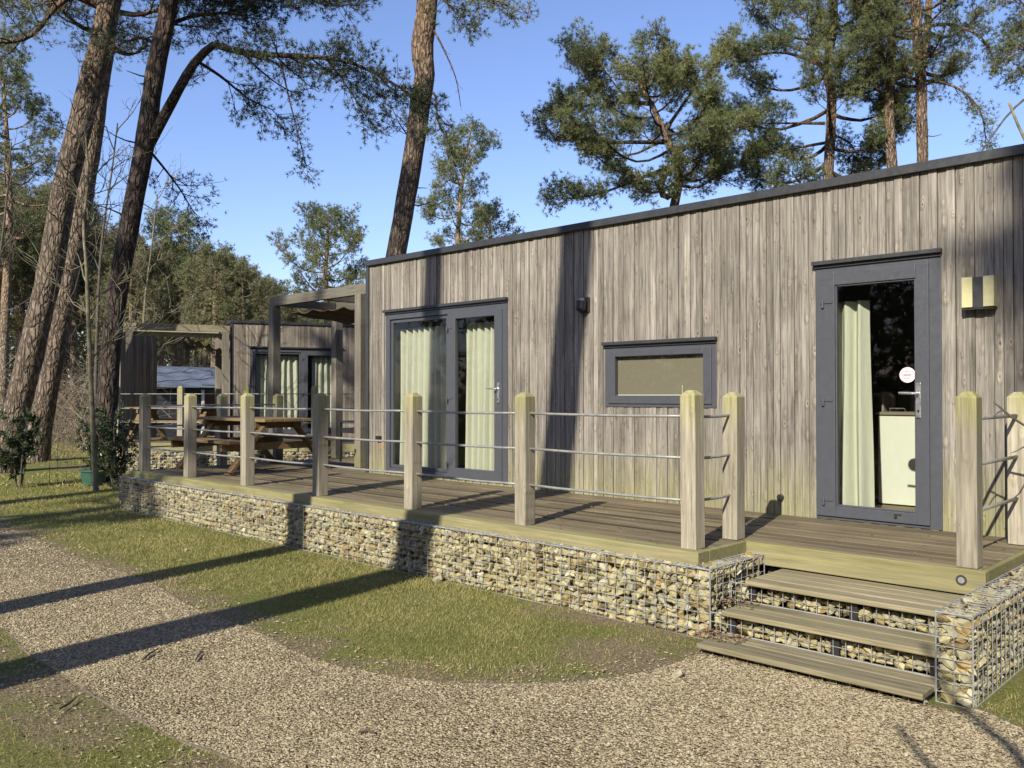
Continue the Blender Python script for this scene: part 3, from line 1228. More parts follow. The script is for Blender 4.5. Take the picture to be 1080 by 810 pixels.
D2 = .62
c2 = thing('cabin', 'smaller grey boarded cabin behind the pergola with green curtains in its glass door', 'cabin', (K2[0], K2[1], 0))
FR2 = (.45, 2.75, D2 + .02, 2.75)
b = MB(xf2)
cladding(b, .05, 7.5, .35, 3.36, 0, [FR2], .075)
b.build('cladding', M['clad_far'], c2)
b = MB(xf2)
for r in cut_rects(.06, 7.5, .35, 3.34, [FR2]):
    b.box(r[0], r[1], .031, .11, r[2], r[3])
b.box(.06, .2, .111, 4.0, .35, 3.34)
b.box(7.36, 7.5, .111, 4.0, .35, 3.34)
b.box(.201, 7.359, 3.86, 4.0, .35, 3.34)
b.build('wall', M['room'], c2)
b = MB(xf2)
for k in range(54):
    b.box(.03, .059, .01 + k * .074, .078 + k * .074, .35, 3.34)
b.build('side_cladding', M['clad_far'], c2)
b = MB(xf2)
b.box(-.02, 7.52, -.04, 4.02, 3.365, 3.43)
b.build('roof', M['trim'], c2, .004)
b = MB(xf2)
b.box(-.012, .048, -.026, .008, .35, 3.363)
b.build('corner_trim', M['trim'], c2)
b = MB(xf2)
b.box(.205, 7.355, .115, 3.85, .5, .6)
b.build('floor', M['roomfloor'], c2)
f2 = french_door(c2, FR2, xf2, 0)
for (a, e, sd_, lb) in ((.62, 1.7, 21, 'green curtain behind the wide pane of the smaller cabin glass door'), (2.0, 2.62, 22, 'green curtain behind the narrow leaf of the smaller cabin glass door')):
    cu = MB(xf2)
    curtain(cu, a, e, .75, 2.6, .19, sd_, .15, .05)
    tag(cu.build('curtain', M['curtain'], None, 0, True), lb, 'curtain', 'green curtains behind glass')

p2 = thing('pergola', 'pale yellowish timber pergola frame at the left end of the smaller cabin', 'pergola', xf2(-1.6, .6, 0))
for (x, y) in ((-.12, -.02), (-2.25, .0), (-2.25, 1.6), (-.12, 1.6)):
    b = MB(xf2)
    b.box(x - .075, x + .075, y - .075, y + .075, .1, 3.12)
    b.build('post', M['postlow'], p2, .005)
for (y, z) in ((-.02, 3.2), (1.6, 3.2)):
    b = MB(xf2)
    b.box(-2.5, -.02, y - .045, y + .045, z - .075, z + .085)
    b.build('beam', M['beampale'], p2, .005)
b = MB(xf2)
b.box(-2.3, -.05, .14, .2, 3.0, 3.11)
b.build('beam', M['beampale'], p2, .005)
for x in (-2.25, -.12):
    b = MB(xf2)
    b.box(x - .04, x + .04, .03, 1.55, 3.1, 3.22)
    b.build('cross_beam', M['beampale'], p2, .005)
pts, nx = [], 30
for j in range(5):
    for i in range(nx + 1):
        s, u = i / nx, j / 4
        pts.append(xf2(-.95 + .85 * s, .25 + 1.25 * u, 3.02 - .28 * s - .09 * abs(math.sin(s * 11))))
b = MB()
b._add(pts, [(j * (nx + 1) + i, j * (nx + 1) + i + 1, (j + 1) * (nx + 1) + i + 1, (j + 1) * (nx + 1) + i) for j in range(4) for i in range(nx)])
cn = b.build('canopy', M['cushion'], p2, 0, True)
sd = cn.modifiers.new('thick', 'SOLIDIFY')
sd.thickness = .012

# a boarded screen left of that pergola
sc_o = at(127, 417, 20.3)
sc_u = unit((at(160, 417, 21.2) - sc_o)[:2])
scr = thing('board_screen', 'tall grey boarded privacy screen left of the pale pergola', 'screen', (sc_o[0], sc_o[1], 0))
b = MB(lambda x, y, z: (sc_o[0] + sc_u[0] * x - sc_u[1] * y, sc_o[1] + sc_u[1] * x + sc_u[0] * y, z))
for k in range(10):
    b.box(k * .115, k * .115 + .108, random.uniform(0, .012), .045, .3, 3.12 + random.uniform(-.02, .02))
b.build('boards', M['clad_far'], scr, .003)
b = MB(b.xf)
for x in (.04, 1.06):
    b.box(x, x + .09, .05, .14, 0, 3.1)
b.build('post', M['postlow'], scr, .004)

# deck and railing of the second cabin
dl = at(120, 417, 18.2)
d2u = unit((at(345, 417, 17.8) - dl)[:2])
xfd = lambda x, y, z: (dl[0] + d2u[0] * x - d2u[1] * y, dl[1] + d2u[1] * x + d2u[0] * y, z)
dk2 = thing('deck', 'timber deck in front of the smaller cabin, seen behind the picnic table', 'deck', xfd(2, 1, 0))
b = MB(xfd)
for k in range(18):
    b.box(-.3, 5.6, .06 + k * .145, .2 + k * .145, .56, .6)
b.build('decking', M['deck'], dk2)
b = MB(xfd)
b.box(-.32, 5.62, 0, .055, .44, .604)
b.build('edge_timber', M['rim'], dk2, .005)
g2 = thing('gabion', 'gabion of grey rubble under the deck of the smaller cabin', 'gabion', xfd(2.6, 0, 0), 0, 'stone gabions round the deck')
geo, wi = Geo(), MB(xfd)
r2 = np.random.default_rng(12)
Cc, Ss = [], []
for k in range(1100):
    Cc.append(xfd(r2.uniform(-.3, 5.6), r2.uniform(-.04, .06), r2.uniform(.02, .41)))
    Ss.append((r2.uniform(.03, .06), r2.uniform(.03, .05), r2.uniform(.02, .04)))
V, F, R = rocks(r2, np.array(Cc), np.array(Ss))
geo.add(V, T=F, R=R)
o = geo.build('stone_fill', M['stone'], g2)
o['kind'] = 'stuff'
for k in range(70):
    wi.bar((-.3 + k * .085, -.09, 0), (-.3 + k * .085, -.09, .43), .004, .004)
for k in range(8):
    wi.bar((-.3, -.09, .01 + k * .06), (5.6, -.09, .01 + k * .06), .004, .004)
wi.build('wire_mesh', M['wire'], g2)
r2_ = thing('railing', 'distant timber post railing of the smaller cabin deck behind the long railing', 'railing', xfd(2, .1, .6))
for x in (0.02, 1.42, 2.85, 4.3):
    b = MB(xfd)
    b.post(x, .1, .602, 1.80, .115, .045)
    b.build('post', M['post'], r2_, .004)
for h in (.33, .625, .93, ):
    b = MB(xfd)
    b.tube([(-.2, .1, .6 + h + .1), (2.2, .1, .6 + h + .1), (5.2, .1, .6 + h + .1)], .0105, 6)
    b.build('rail', M['rail'], r2_, 0, True)
picnic('second picnic table, dark with one orange bench end, on the smaller cabin deck', xfd(.75, 1.25, .6), math.atan2(d2u[1], d2u[0]))

# awning tent far behind
ta = at(165, 417, 27.0)
tu = unit((at(250, 417, 29) - ta)[:2])
xft = lambda x, y, z: (ta[0] + tu[0] * x - tu[1] * y, ta[1] + tu[1] * x + tu[0] * y, z)
tn = thing('awning_tent', 'dark awning tent with slate blue roof and brown opening behind the pale pergola', 'tent', xft(1.5, 1, 0))
b = MB(xft)
b.box(-.2, 1.5, 0, .05, .2, 1.75)
b.box(1.5, 3.2, 0, .05, 1.78, 1.95)
b.box(-.2, -.15, .051, 2.4, .2, 1.75)
b.box(-.2, 3.2, 2.4, 2.45, .2, 2.3)
b.build('side_cloth', M['tent'], tn)
pts = []
nx = 20
for j in range(7):
    for i in range(nx + 1):
        s, u = i / nx, j / 6
        pts.append(xft(-.3 + 3.6 * s, -.25 + 2.8 * u, 1.86 + .75 * u - .05 * math.sin(s * math.pi * 4) ** 2 * math.sin(u * 3)))
b = MB()
b._add(pts, [(j * (nx + 1) + i, j * (nx + 1) + i + 1, (j + 1) * (nx + 1) + i + 1, (j + 1) * (nx + 1) + i) for j in range(6) for i in range(nx)])
rfm = b.build('roof', M['tentroof'], tn, 0, True)
sd = rfm.modifiers.new('thick', 'SOLIDIFY')
sd.thickness = .02
b = MB(xft)
b.box(1.5, 3.2, 1.4, 1.45, .2, 1.78)
b.build('inner_panel', M['brownwall'], tn)
b = MB(xft)
b.box(1.47, 1.56, -.06, .0, .2, 1.78)
b.build('door_post', M['white'], tn, .004)
# ================================================================== GROUND
b = MB()
S = 260.0
n = 26
xs = np.linspace(-S, S, n + 1)
b._add([(x, y, 0) for y in xs for x in xs], [(j * (n + 1) + i, j * (n + 1) + i + 1, (j + 1) * (n + 1) + i + 1, (j + 1) * (n + 1) + i) for j in range(n) for i in range(n)], r=.5)
tag(b.build('ground', M['ground']), kind='structure')

NB = [(-30, 4.3), (-18, 3.75), (-13.5, 3.42), (-11.85, 3.31), (-10.86, 3.28), (-9.39, 3.21), (-8.63, 3.18), (-7.81, 3.19), (-6.94, 3.14), (-6.34, 3.05), (-5.38, 3.02), (-4.49, 2.95), (-3.97, 3.05), (-3.74, 3.14), (-3.46, 3.3), (-3.23, 3.52), (-3.04, 3.78), (-2.9, 4.13), (-2.86, 4.42)]
RB = [(-1.40, 4.42), (-1.37, 4.78), (-1.1, 4.67), (-.55, 4.35), (.4, 3.9), (2.5, 3.4)]
SB = [(2.5, -4), (-1.5, -4), (-2.0, -1.0), (-2.7, 1.2), (-3.1, 1.75), (-3.45, 1.89), (-3.81, 1.84), (-4.22, 1.81), (-4.65, 1.79), (-5.23, 1.80), (-5.87, 1.80), (-6.68, 1.87), (-9, 1.95), (-14, 2.1), (-30, 2.3)]


def smooth_line(P, per=6):
    P = np.array(P, float)
    out = []
    for i in range(len(P) - 1):
        p0, p1, p2, p3 = P[max(i - 1, 0)], P[i], P[i + 1], P[min(i + 2, len(P) - 1)]
        for k in range(per):
            t = k / per
            out.append(.5 * ((2 * p1) + (-p0 + p2) * t + (2 * p0 - 5 * p1 + 4 * p2 - p3) * t * t + (-p0 + 3 * p1 - 3 * p2 + p3) * t ** 3))
    out.append(P[-1])
    return np.array(out)


NBs, RBs, SBs = smooth_line(NB), smooth_line(RB, 4), smooth_line(SB, 4)
POLY = np.concatenate([NBs, [(-2.86, 4.7), (-1.40, 4.7)], RBs, SBs])


def inside(P, poly):
    x, y = P[:, 0], P[:, 1]
    r = np.zeros(len(P), bool)
    j = len(poly) - 1
    for i in range(len(poly)):
        xi, yi, xj, yj = *poly[i], *poly[j]
        c = ((yi > y) != (yj > y)) & (x < (xj - xi) * (y - yi) / (yj - yi + 1e-12) + xi)
        r ^= c
        j = i
    return r


def dist_line(P, L):
    d = np.full(len(P), 1e9)
    for a, c in zip(L[:-1], L[1:]):
        ab = c - a
        t = np.clip(((P - a) @ ab) / (ab @ ab + 1e-12), 0, 1)
        d = np.minimum(d, np.linalg.norm(P - a - t[:, None] * ab, axis=1))
    return d


tess = tessellate_polygon([[Vector((p[0], p[1], 0)) for p in POLY]])
o = np_mesh('gravel_path', np.array([(p[0], p[1], .012) for p in POLY]), [np.array(tess)], M['path'], None, np.full(len(POLY), .5))
tag(o, kind='structure')
if o.data.polygons[0].normal.z < 0:
    o.data.flip_normals()

EDGE = np.concatenate([NBs, RBs])


def vnoise(P, s, seed=0):
    """cheap value noise"""
    r = np.random.default_rng(seed).random((64, 64))
    q = P * s
    i0 = np.floor(q).astype(int)
    f = q - i0
    f = f * f * (3 - 2 * f)
    g = lambda a, c: r[a % 64, c % 64]
    return (g(i0[:, 0], i0[:, 1]) * (1 - f[:, 0]) + g(i0[:, 0] + 1, i0[:, 1]) * f[:, 0]) * (1 - f[:, 1]) + (g(i0[:, 0], i0[:, 1] + 1) * (1 - f[:, 0]) + g(i0[:, 0] + 1, i0[:, 1] + 1) * f[:, 0]) * f[:, 1]


def bareness(P):
    d1 = dist_line(P, NBs)
    d2 = dist_line(P, SBs)
    d = np.minimum(d1, d2)
    bare = np.clip(1.0 - d / .85, 0, 1) * .62
    dg = np.abs(P[:, 1] - 4.95)
    bare = np.maximum(bare, np.where((P[:, 0] > -4.6) & (P[:, 0] < -2.7), np.clip(1.0 - dg / .55, 0, 1) * .7, np.clip(1 - dg / .2, 0, 1) * .4))
    tip = np.hypot(P[:, 0] + 3.1, P[:, 1] - 4.3)
    bare = np.maximum(bare, np.clip(1.0 - tip / 1.0, 0, 1) * .85)
    low = P[:, 1] < 2.4
    bare = np.where(low, np.clip(.50 - np.clip(dist_line(P, SBs) - .3, 0, 2) * .25 + (vnoise(P, 1.4, 21) - .5) * .5, .15, 1), bare)
    bare = np.where((P[:, 0] > -2), np.maximum(.3, bare), bare)
    return bare


gx = np.arange(-24, 6.01, .2)
gy = np.arange(-4, 6.81, .2)
X, Y = np.meshgrid(gx, gy)
P2 = np.stack([X.ravel(), Y.ravel()], 1)
nx_, ny_ = len(gx), len(gy)
i, j = np.meshgrid(np.arange(nx_ - 1), np.arange(ny_ - 1))
a = (j * nx_ + i).ravel()
Q = np.stack([a, a + 1, a + nx_ + 1, a + nx_], 1)
fade = np.clip((P2[:, 0] + 24) / 6, 0, 1)
o = np_mesh('lawn', np.column_stack([P2, np.full(len(P2), .005)]), [Q], M['lawn'], None, None, True, {'bare': bareness(P2)})
tag(o, kind='structure')

rg = np.random.default_rng(5)


def view_points(N, d0, d1, margin=.66, power=1.0):
    """random ground points the photograph's direction takes in, uniform in area"""
    D = np.sqrt(rg.random(N) * (d1 ** 2 - d0 ** 2) + d0 ** 2)
    L = (rg.random(N) * 2 - 1) * margin * D
    return np.stack([F0[0] * D + RV[0] * L, F0[1] * D + RV[1] * L], 1), D


# gravel chips
g = Geo()
for (d0, d1, N, s0, s1) in ((2.6, 5.2, 150000, .0026, .0068), (5.2, 8.0, 140000, .0036, .008), (8.0, 13.0, 90000, .006, .012), (13, 22, 26000, .013, .024)):
    P, D = view_points(N, d0, d1)
    k = inside(P, POLY)
    thin = vnoise(P, 1.1, 3)
    thin2 = vnoise(P, 3.3, 31)
    k &= rg.random(len(P)) < .15 + thin * .65 + thin2 * .5
    # a few strays over the border
    stray = (~inside(P, POLY)) & (np.minimum(dist_line(P, NBs), dist_line(P, SBs)) < .32) & (rg.random(len(P)) < .09)
    k |= stray
    k &= ~((P[:, 1] > 4.66) & (P[:, 0] < -1.36) & (P[:, 0] > -2.88))
    P = P[k]
    m = len(P)
    s = rg.uniform(s0, s1, m) * rg.choice([.7, 1.0, 1.35], m)
    oct_ = np.array([(1, 0, 0), (-1, 0, 0), (0, 1, 0), (0, -1, 0), (0, 0, 1), (0, 0, -1)], float)
    of = np.array([(0, 2, 4), (2, 1, 4), (1, 3, 4), (3, 0, 4), (2, 0, 5), (1, 2, 5), (3, 1, 5), (0, 3, 5)])
    v = oct_[None] * (1 + rg.normal(0, .25, (m, 6, 1))) + rg.normal(0, .22, (m, 6, 3))
    v *= s[:, None, None] * np.array([1.08, .98, .5])
    an = rg.random(m) * 6.28
    c, sn = np.cos(an)[:, None], np.sin(an)[:, None]
    x, y = v[:, :, 0].copy(), v[:, :, 1].copy()
    v[:, :, 0], v[:, :, 1] = c * x - sn * y, sn * x + c * y
    v += np.column_stack([P, .012 + s * .35])[:, None]
    g.add(v, T=(of[None] + (np.arange(m) * 6)[:, None, None]).reshape(-1, 3), R=np.repeat(rg.random(m), 6))
tag(g.build('gravel', M['gravel']), kind='stuff')


# grass
def blades(g, P, h, w, base_rnd):
    m = len(P)
    an = rg.random(m) * 6.28
    lean = rg.normal(0, .55, (m, 2)) * h[:, None]
    b0 = np.column_stack([P[:, 0] - np.cos(an) * w, P[:, 1] - np.sin(an) * w, np.full(m, .004)])
    b1 = np.column_stack([P[:, 0] + np.cos(an) * w, P[:, 1] + np.sin(an) * w, np.full(m, .004)])
    t = np.column_stack([P + lean, h])
    V = np.stack([b0, b1, t], 1)
    g.add(V, T=np.arange(m * 3).reshape(-1, 3), R=np.repeat(base_rnd, 3))


g = Geo()
for (d0, d1, N, hh, ww) in ((3, 7, 150000, .024, .0019), (7, 10, 150000, .028, .0028), (10, 15, 130000, .032, .004), (15, 30, 60000, .05, .010)):
    P, D = view_points(N, d0, d1)
    k = ~inside(P, POLY)
    k &= (P[:, 1] < 4.95) | (P[:, 0] < -12.45) | (P[:, 0] > -1.3)
    k &= ~((P[:, 0] > -2.95) & (P[:, 0] < -1.35) & (P[:, 1] > 4.3))
    br = bareness(P)
    nz = vnoise(P, 1.6, 9) * .6 + vnoise(P, 4.5, 8) * .4
    k &= rg.random(len(P)) < np.clip(1.25 - br * 1.75 + (nz - .5) * 1.3, .03, 1)
    if d0 >= 15:
        k &= vnoise(P, .35, 4) > .42
    P, nz = P[k], nz[k]
    h = hh * rg.uniform(.5, 1.5, len(P)) * (.7 + .6 * vnoise(P, 2.3, 2))
    rn = np.clip(nz * .55 + rg.normal(.22, .22, len(P)), 0, 1)
    blades(g, P, h, np.full(len(P), ww), rn)
tag(g.build('grass', M['grass']), kind='stuff')

# dead leaves, cones and crumbs of bark
g = Geo()
for (d0, d1, N, s) in ((3, 8, 2600, .012), (8, 14, 1800, .018), (14, 30, 2600, .04)):
    P, D = view_points(N, d0, d1)
    k = (~inside(P, POLY)) | (rg.random(len(P)) < .3)
    k &= (P[:, 1] < 4.9) | (P[:, 0] < -12.5) | (P[:, 0] > -1.3)
    k &= ~((P[:, 0] > -2.9) & (P[:, 0] < -1.35) & (P[:, 1] > 4.3))
    P = P[k]
    m = len(P)
    z = np.full(m, .02)
    if d0 == 3:                      # drifts: beside the steps, on the gabion wing
        P = np.concatenate([P, np.column_stack([-2.965 + .3 * rg.random(260) ** 2, rg.uniform(4.74, 4.94, 260)]), np.column_stack([-2.965 + .25 * rg.random(120) ** 2, rg.uniform(5.0, 5.2, 120)]), np.column_stack([rg.uniform(-1.53, -1.38, 90), rg.uniform(5.6, 7.2, 90)])])
        z = np.concatenate([z, rg.uniform(.08, .10, 260), rg.uniform(.236, .26, 120), rg.uniform(.475, .49, 90)])
        dl_ = np.column_stack([rg.uniform(-12, -1.6, 420), rg.uniform(5.1, 7.2, 420)])
        dl_ = dl_[(dl_[:, 0] < -3.15) | (dl_[:, 1] > 5.76)]
        P = np.concatenate([P, dl_])
        z = np.concatenate([z, np.full(len(dl_), .546)])
        m = len(P)
    an = rg.random(m) * 6.28
    sz = s * rg.uniform(.5, 1.5, m)
    q = []
    for kx, ky in ((-1, 0), (0, -.5), (1, 0), (0, .5)):
        q.append(np.column_stack([P[:, 0] + sz * (np.cos(an) * kx - np.sin(an) * ky), P[:, 1] + sz * (np.sin(an) * kx + np.cos(an) * ky), z + rg.uniform(0, .5, m) * sz]))
    V = np.stack(q, 1)
    g.add(V, Q=np.arange(m * 4).reshape(-1, 4), R=np.repeat(rg.random(m), 4))
tag(g.build('leaf_litter', M['litter']), kind='stuff')

# edging strips along the borders
for nm, L, lb in (('edging', NBs[10:], 'thin dark edging strip between the gravel path and the lawn by the gabion'), ('edging', RBs[3:], 'thin edging strip between the gravel and the grass right of the gabion wing'), ('edging', SBs[14:44], 'thin edging strip between the gravel path and the mossy patch at lower left')):
    b = MB()
    T = np.gradient(L, axis=0)
    T /= np.linalg.norm(T, axis=1)[:, None] + 1e-9
    Nn = np.stack([-T[:, 1], T[:, 0]], 1) * .004
    pts = []
    wv = vnoise(L, 3.0, 5)
    for (p, q_, w_) in zip(L, Nn, wv):
        zt = .004 + .020 * w_
        pts += [(p[0] - q_[0], p[1] - q_[1], -.02), (p[0] + q_[0], p[1] + q_[1], -.02), (p[0] + q_[0], p[1] + q_[1], zt), (p[0] - q_[0], p[1] - q_[1], zt)]
    qd = [(k * 4 + a, k * 4 + (a + 1) % 4, k * 4 + 4 + (a + 1) % 4, k * 4 + 4 + a) for k in range(len(L) - 1) for a in range(4)]
    b._add(pts, qd, r=.4)
    tag(b.build(nm, M['edging']), lb, 'edging')

# twigs lying about, loose stones
for (pp, lb) in ((((150, 696), (157, 690), (168, 683)), 'short dark twig lying on the gravel below the big trunk shadow'),
                 (((206, 696), (210, 690), (214, 687)), 'dark stub of bark lying on the gravel right of the twig'),
                 (((62, 748), (72, 742), (80, 736)), 'thin twig lying on the mossy patch at lower left'),
                 (((378, 772), (388, 770), (395, 773)), 'small brown twig lying on the open gravel in front')):
    b = MB()
    p3 = [atz(*p, .03) for p in pp]
    b.tube(p3, [.005, .007, .003], 6)
    tag(b.build('twig', M['stick']), lb, 'twig', 'twigs on the gravel')
for (px, py, s, lb) in ((462, 611, .075, 'flat pale stone lying on the grass at the foot of the long gabion'), (714, 713, .05, 'pale yellow stone lying on the gravel beside the curved edging'), (196, 580, .03, 'small white stone lying on the lawn')):
    c = atz(px, py, .02)
    V, F, R = rocks(rg, np.array([c]), np.array([[s, s * .7, s * .4]]), .15)
    tag(np_mesh('stone', V, [F], M['stone'], None, np.full(len(V), .9)), lb, 'stone')


# ================================================================== TREES
def catmull(P, n):
    P = np.asarray(P, float)
    if len(P) < 3:
        t = np.linspace(0, 1, n)[:, None]
        return P[0] * (1 - t) + P[-1] * t
    d = np.concatenate([[0], np.cumsum(np.linalg.norm(np.diff(P, axis=0), axis=1))])
    out = []
    for s in np.linspace(0, d[-1], n):
        i = min(max(np.searchsorted(d, s, 'right') - 1, 0), len(P) - 2)
        t = (s - d[i]) / (d[i + 1] - d[i] + 1e-9)
        p0, p1, p2, p3 = P[max(i - 1, 0)], P[i], P[i + 1], P[min(i + 2, len(P) - 1)]
        out.append(.5 * ((2 * p1) + (-p0 + p2) * t + (2 * p0 - 5 * p1 + 4 * p2 - p3) * t * t + (-p0 + 3 * p1 - 3 * p2 + p3) * t ** 3))
    return np.array(out)


def trunk_geo(g, path, r, n=14, rng=None, flare=0.0):
    V, Q = tube_np(path, r, n)
    V = V.reshape(len(path), n, 3)
    c = path[:, None]
    if rng is not None:
        k = 1 + rng.normal(0, .035, (len(path), n, 1))
        V = c + (V - c) * k
    g.add(V.reshape(-1, 3), Q=Q)


def prisms(g, S, E, r0, r1):
    """many three-sided twigs at once"""
    N = len(S)
    if N == 0:
        return
    d = unit(E - S)
    ref = np.where(np.abs(d[:, 2:3]) > .8, np.array([[1.0, 0, 0]]), np.array([[0, 0, 1.0]]))
    a = unit(np.cross(d, ref))
    c = np.cross(d, a)
    V = np.zeros((N, 6, 3))
    for k in range(3):
        t = k * 2.0944
        o_ = a * math.cos(t) + c * math.sin(t)
        V[:, k] = S + o_ * r0[:, None]
        V[:, 3 + k] = E + o_ * r1[:, None]
    q = np.array([(0, 1, 4, 3), (1, 2, 5, 4), (2, 0, 3, 5)])
    g.add(V, Q=(q[None] + (np.arange(N) * 6)[:, None, None]).reshape(-1, 4))


def tufts(g, rng, P, Dn, K, L, W, tone, spread=.7):
    N = len(P)
    if N == 0:
        return
    d = unit(Dn[:, None] + rng.normal(0, spread, (N, K, 3)))
    ln = L * rng.uniform(.6, 1.25, (N, K, 1))
    side = unit(np.cross(d, rng.normal(0, 1, (N, K, 3)))) * (W / 2)
    p = P[:, None] + d * ln * rng.uniform(0, .25, (N, K, 1))
    V = np.stack([p - side, p + side, P[:, None] + d * ln], 2)
    R = np.clip(np.repeat(tone, K * 3) + np.repeat(rng.normal(0, .1, N * K), 3), 0, 1)
    g.add(V.reshape(-1, 3), T=np.arange(N * K * 3).reshape(-1, 3), R=R)


class Spec:
    def __init__(self, **kw):
        self.sub_n, self.sub_len, self.twig_n, self.twig_len = 9, 1.0, 9, .38
        self.tuft_n, self.K, self.L, self.W = 3, 11, .085, .010
        self.t0, self.up, self.clump, self.u0 = .3, .25, .07, .22
        self.__dict__.update(kw)


def grow_limb(B, N, rng, path, r0, sp):
    """a limb with side branches, twigs and needle tufts"""
    M_ = len(path)
    t = np.linspace(0, 1, M_)
    V, Q = tube_np(path, r0 * (1 - .82 * t) + .004, 6)
    B.add(V, Q=Q)
    tan = unit(np.gradient(path, axis=0))
    TS, TD, TL = [], [], []
    for k in range(sp.sub_n + 1):
        s = sp.t0 + (1 - sp.t0) * (k + rng.random() * .8) / (sp.sub_n + .8) if k < sp.sub_n else .97
        s = min(s, .985)
        f = s * (M_ - 1)
        i = int(f)
        p = path[i] * (1 - f + i) + path[min(i + 1, M_ - 1)] * (f - i)
        tg = tan[i]
        side = unit(np.cross(tg, [0, 0, 1.0]) + 1e-6)
        an = rng.uniform(.55, 1.25) if k < sp.sub_n else .1
        sg = 1 if k % 2 else -1
        d = unit(tg * math.cos(an) + side * math.sin(an) * sg + np.array([0, 0, rng.normal(sp.up, .25)]))
        ln = sp.sub_len * rng.uniform(.55, 1.15) * (1.2 - .65 * s)
        u = np.linspace(0, 1, 5)[:, None]
        sag = np.array([0, 0, 1.0]) * ln * (-.16 * u + .26 * u * u)
        q = p + d * ln * u + sag + rng.normal(0, .03 * ln, (5, 3)) * u
        V, Q = tube_np(q, (r0 * .34 * (1 - .6 * s) + .004) * (1 - .75 * u[:, 0]), 4)
        B.add(V, Q=Q)
        m = sp.twig_n
        us = np.sort(rng.uniform(sp.u0, 1, m))
        us[-1] = 1
        fi = us * 4
        ii = np.minimum(fi.astype(int), 3)
        st = q[ii] * (1 - (fi - ii))[:, None] + q[ii + 1] * (fi - ii)[:, None]
        dd = unit(d[None] * .75 + rng.normal(0, .6, (m, 3)) + np.array([0, 0, .18]))
        TS.append(st)
        TD.append(dd)
        TL.append(sp.twig_len * rng.uniform(.5, 1.2, m) * (1.15 - .4 * us))
    TS, TD, TL = np.concatenate(TS), np.concatenate(TD), np.concatenate(TL)
    E = TS + TD * TL[:, None]
    prisms(B, TS, E, np.full(len(TS), .006), np.full(len(TS), .003))
    P, D_, tone = [], [], []
    lt = rng.normal(.5, .16)
    tt = np.clip(rng.normal(lt, .13, len(TS)), .05, .95)
    for k in range(sp.tuft_n):
        f = .35 + .65 * (k + 1) / sp.tuft_n
        P.append(TS + (E - TS) * f + rng.normal(0, sp.clump * (1 if k < sp.tuft_n - 1 else .4), TS.shape))
        D_.append(unit(TD + rng.normal(0, .35, TD.shape) + np.array([0, 0, .35])))
        tone.append(tt + rng.normal(0, .06, len(TS)))
    tufts(N, rng, np.concatenate(P), np.concatenate(D_), sp.K, sp.L, sp.W, np.concatenate(tone))


def limb_path(rng, p, az, el, L, sag=.15, rise=.35, n=8, wob=.05):
    u = np.linspace(0, 1, n)[:, None]
    d = np.array([math.cos(az) * math.cos(el), math.sin(az) * math.cos(el), math.sin(el)])
    q = p + d * L * u + np.array([0, 0, 1.0]) * L * (-sag * np.sin(u * math.pi) + rise * u ** 2 * .5)
    w = np.cumsum(rng.normal(0, wob * L / n, (n, 3)), axis=0)
    w -= w[0]
    return q + w


def crown(B, N, rng, path, rad_fn, z0, z1, limbs, Lmax, sp, bias=None, bias_amt=0.0, shape=.55, el0=-.05, el1=.8):
    """whorls of limbs on the trunk between heights z0 and z1"""
    zz = path[:, 2]
    az = rng.uniform(0, 6.28)
    for k in range(limbs):
        s = (k + rng.random() * .7) / limbs
        z = z0 + (z1 - z0) * s
        p = np.array([np.interp(z, zz, path[:, 0]), np.interp(z, zz, path[:, 1]), z])
        az += 2.4 + rng.normal(0, .35)
        prof = (s / .3) ** .6 if s < .3 else (1 - ((s - .3) / .75) ** 1.7)
        L = Lmax * max(.22, prof * shape + (1 - shape) * .55) * rng.uniform(.65, 1.15)
        if bias is not None:
            L *= max(.3, 1 + bias_amt * (math.cos(az) * bias[0] + math.sin(az) * bias[1]))
        el = el0 + (el1 - el0) * s ** 1.3 + rng.normal(0, .13)
        pa = limb_path(rng, p, az, el, L)
        sp2 = Spec(**sp.__dict__)
        sp2.sub_len = sp.sub_len * min(1.15, .45 + L / Lmax * .6)
        sp2.sub_n = max(3, int(sp.sub_n * (.4 + .6 * L / Lmax)))
        grow_limb(B, N, rng, pa, max(.018, rad_fn(z) * .42), sp2)


def stubs(B, rng, path, rad_fn, z0, z1, n, Lr=(.15, .7)):
    """dead snags on the bare part of the trunk"""
    zz = path[:, 2]
    for k in range(n):
        z = rng.uniform(z0, z1)
        p = np.array([np.interp(z, zz, path[:, 0]), np.interp(z, zz, path[:, 1]), z])
        L = rng.uniform(*Lr)
        pa = limb_path(rng, p, rng.uniform(0, 6.28), rng.normal(.05, .3), L, rng.uniform(-.1, .3), -.1, 5, .12)
        V, Q = tube_np(pa, np.linspace(.022, .006, 5), 5)
        B.add(V, Q=Q)


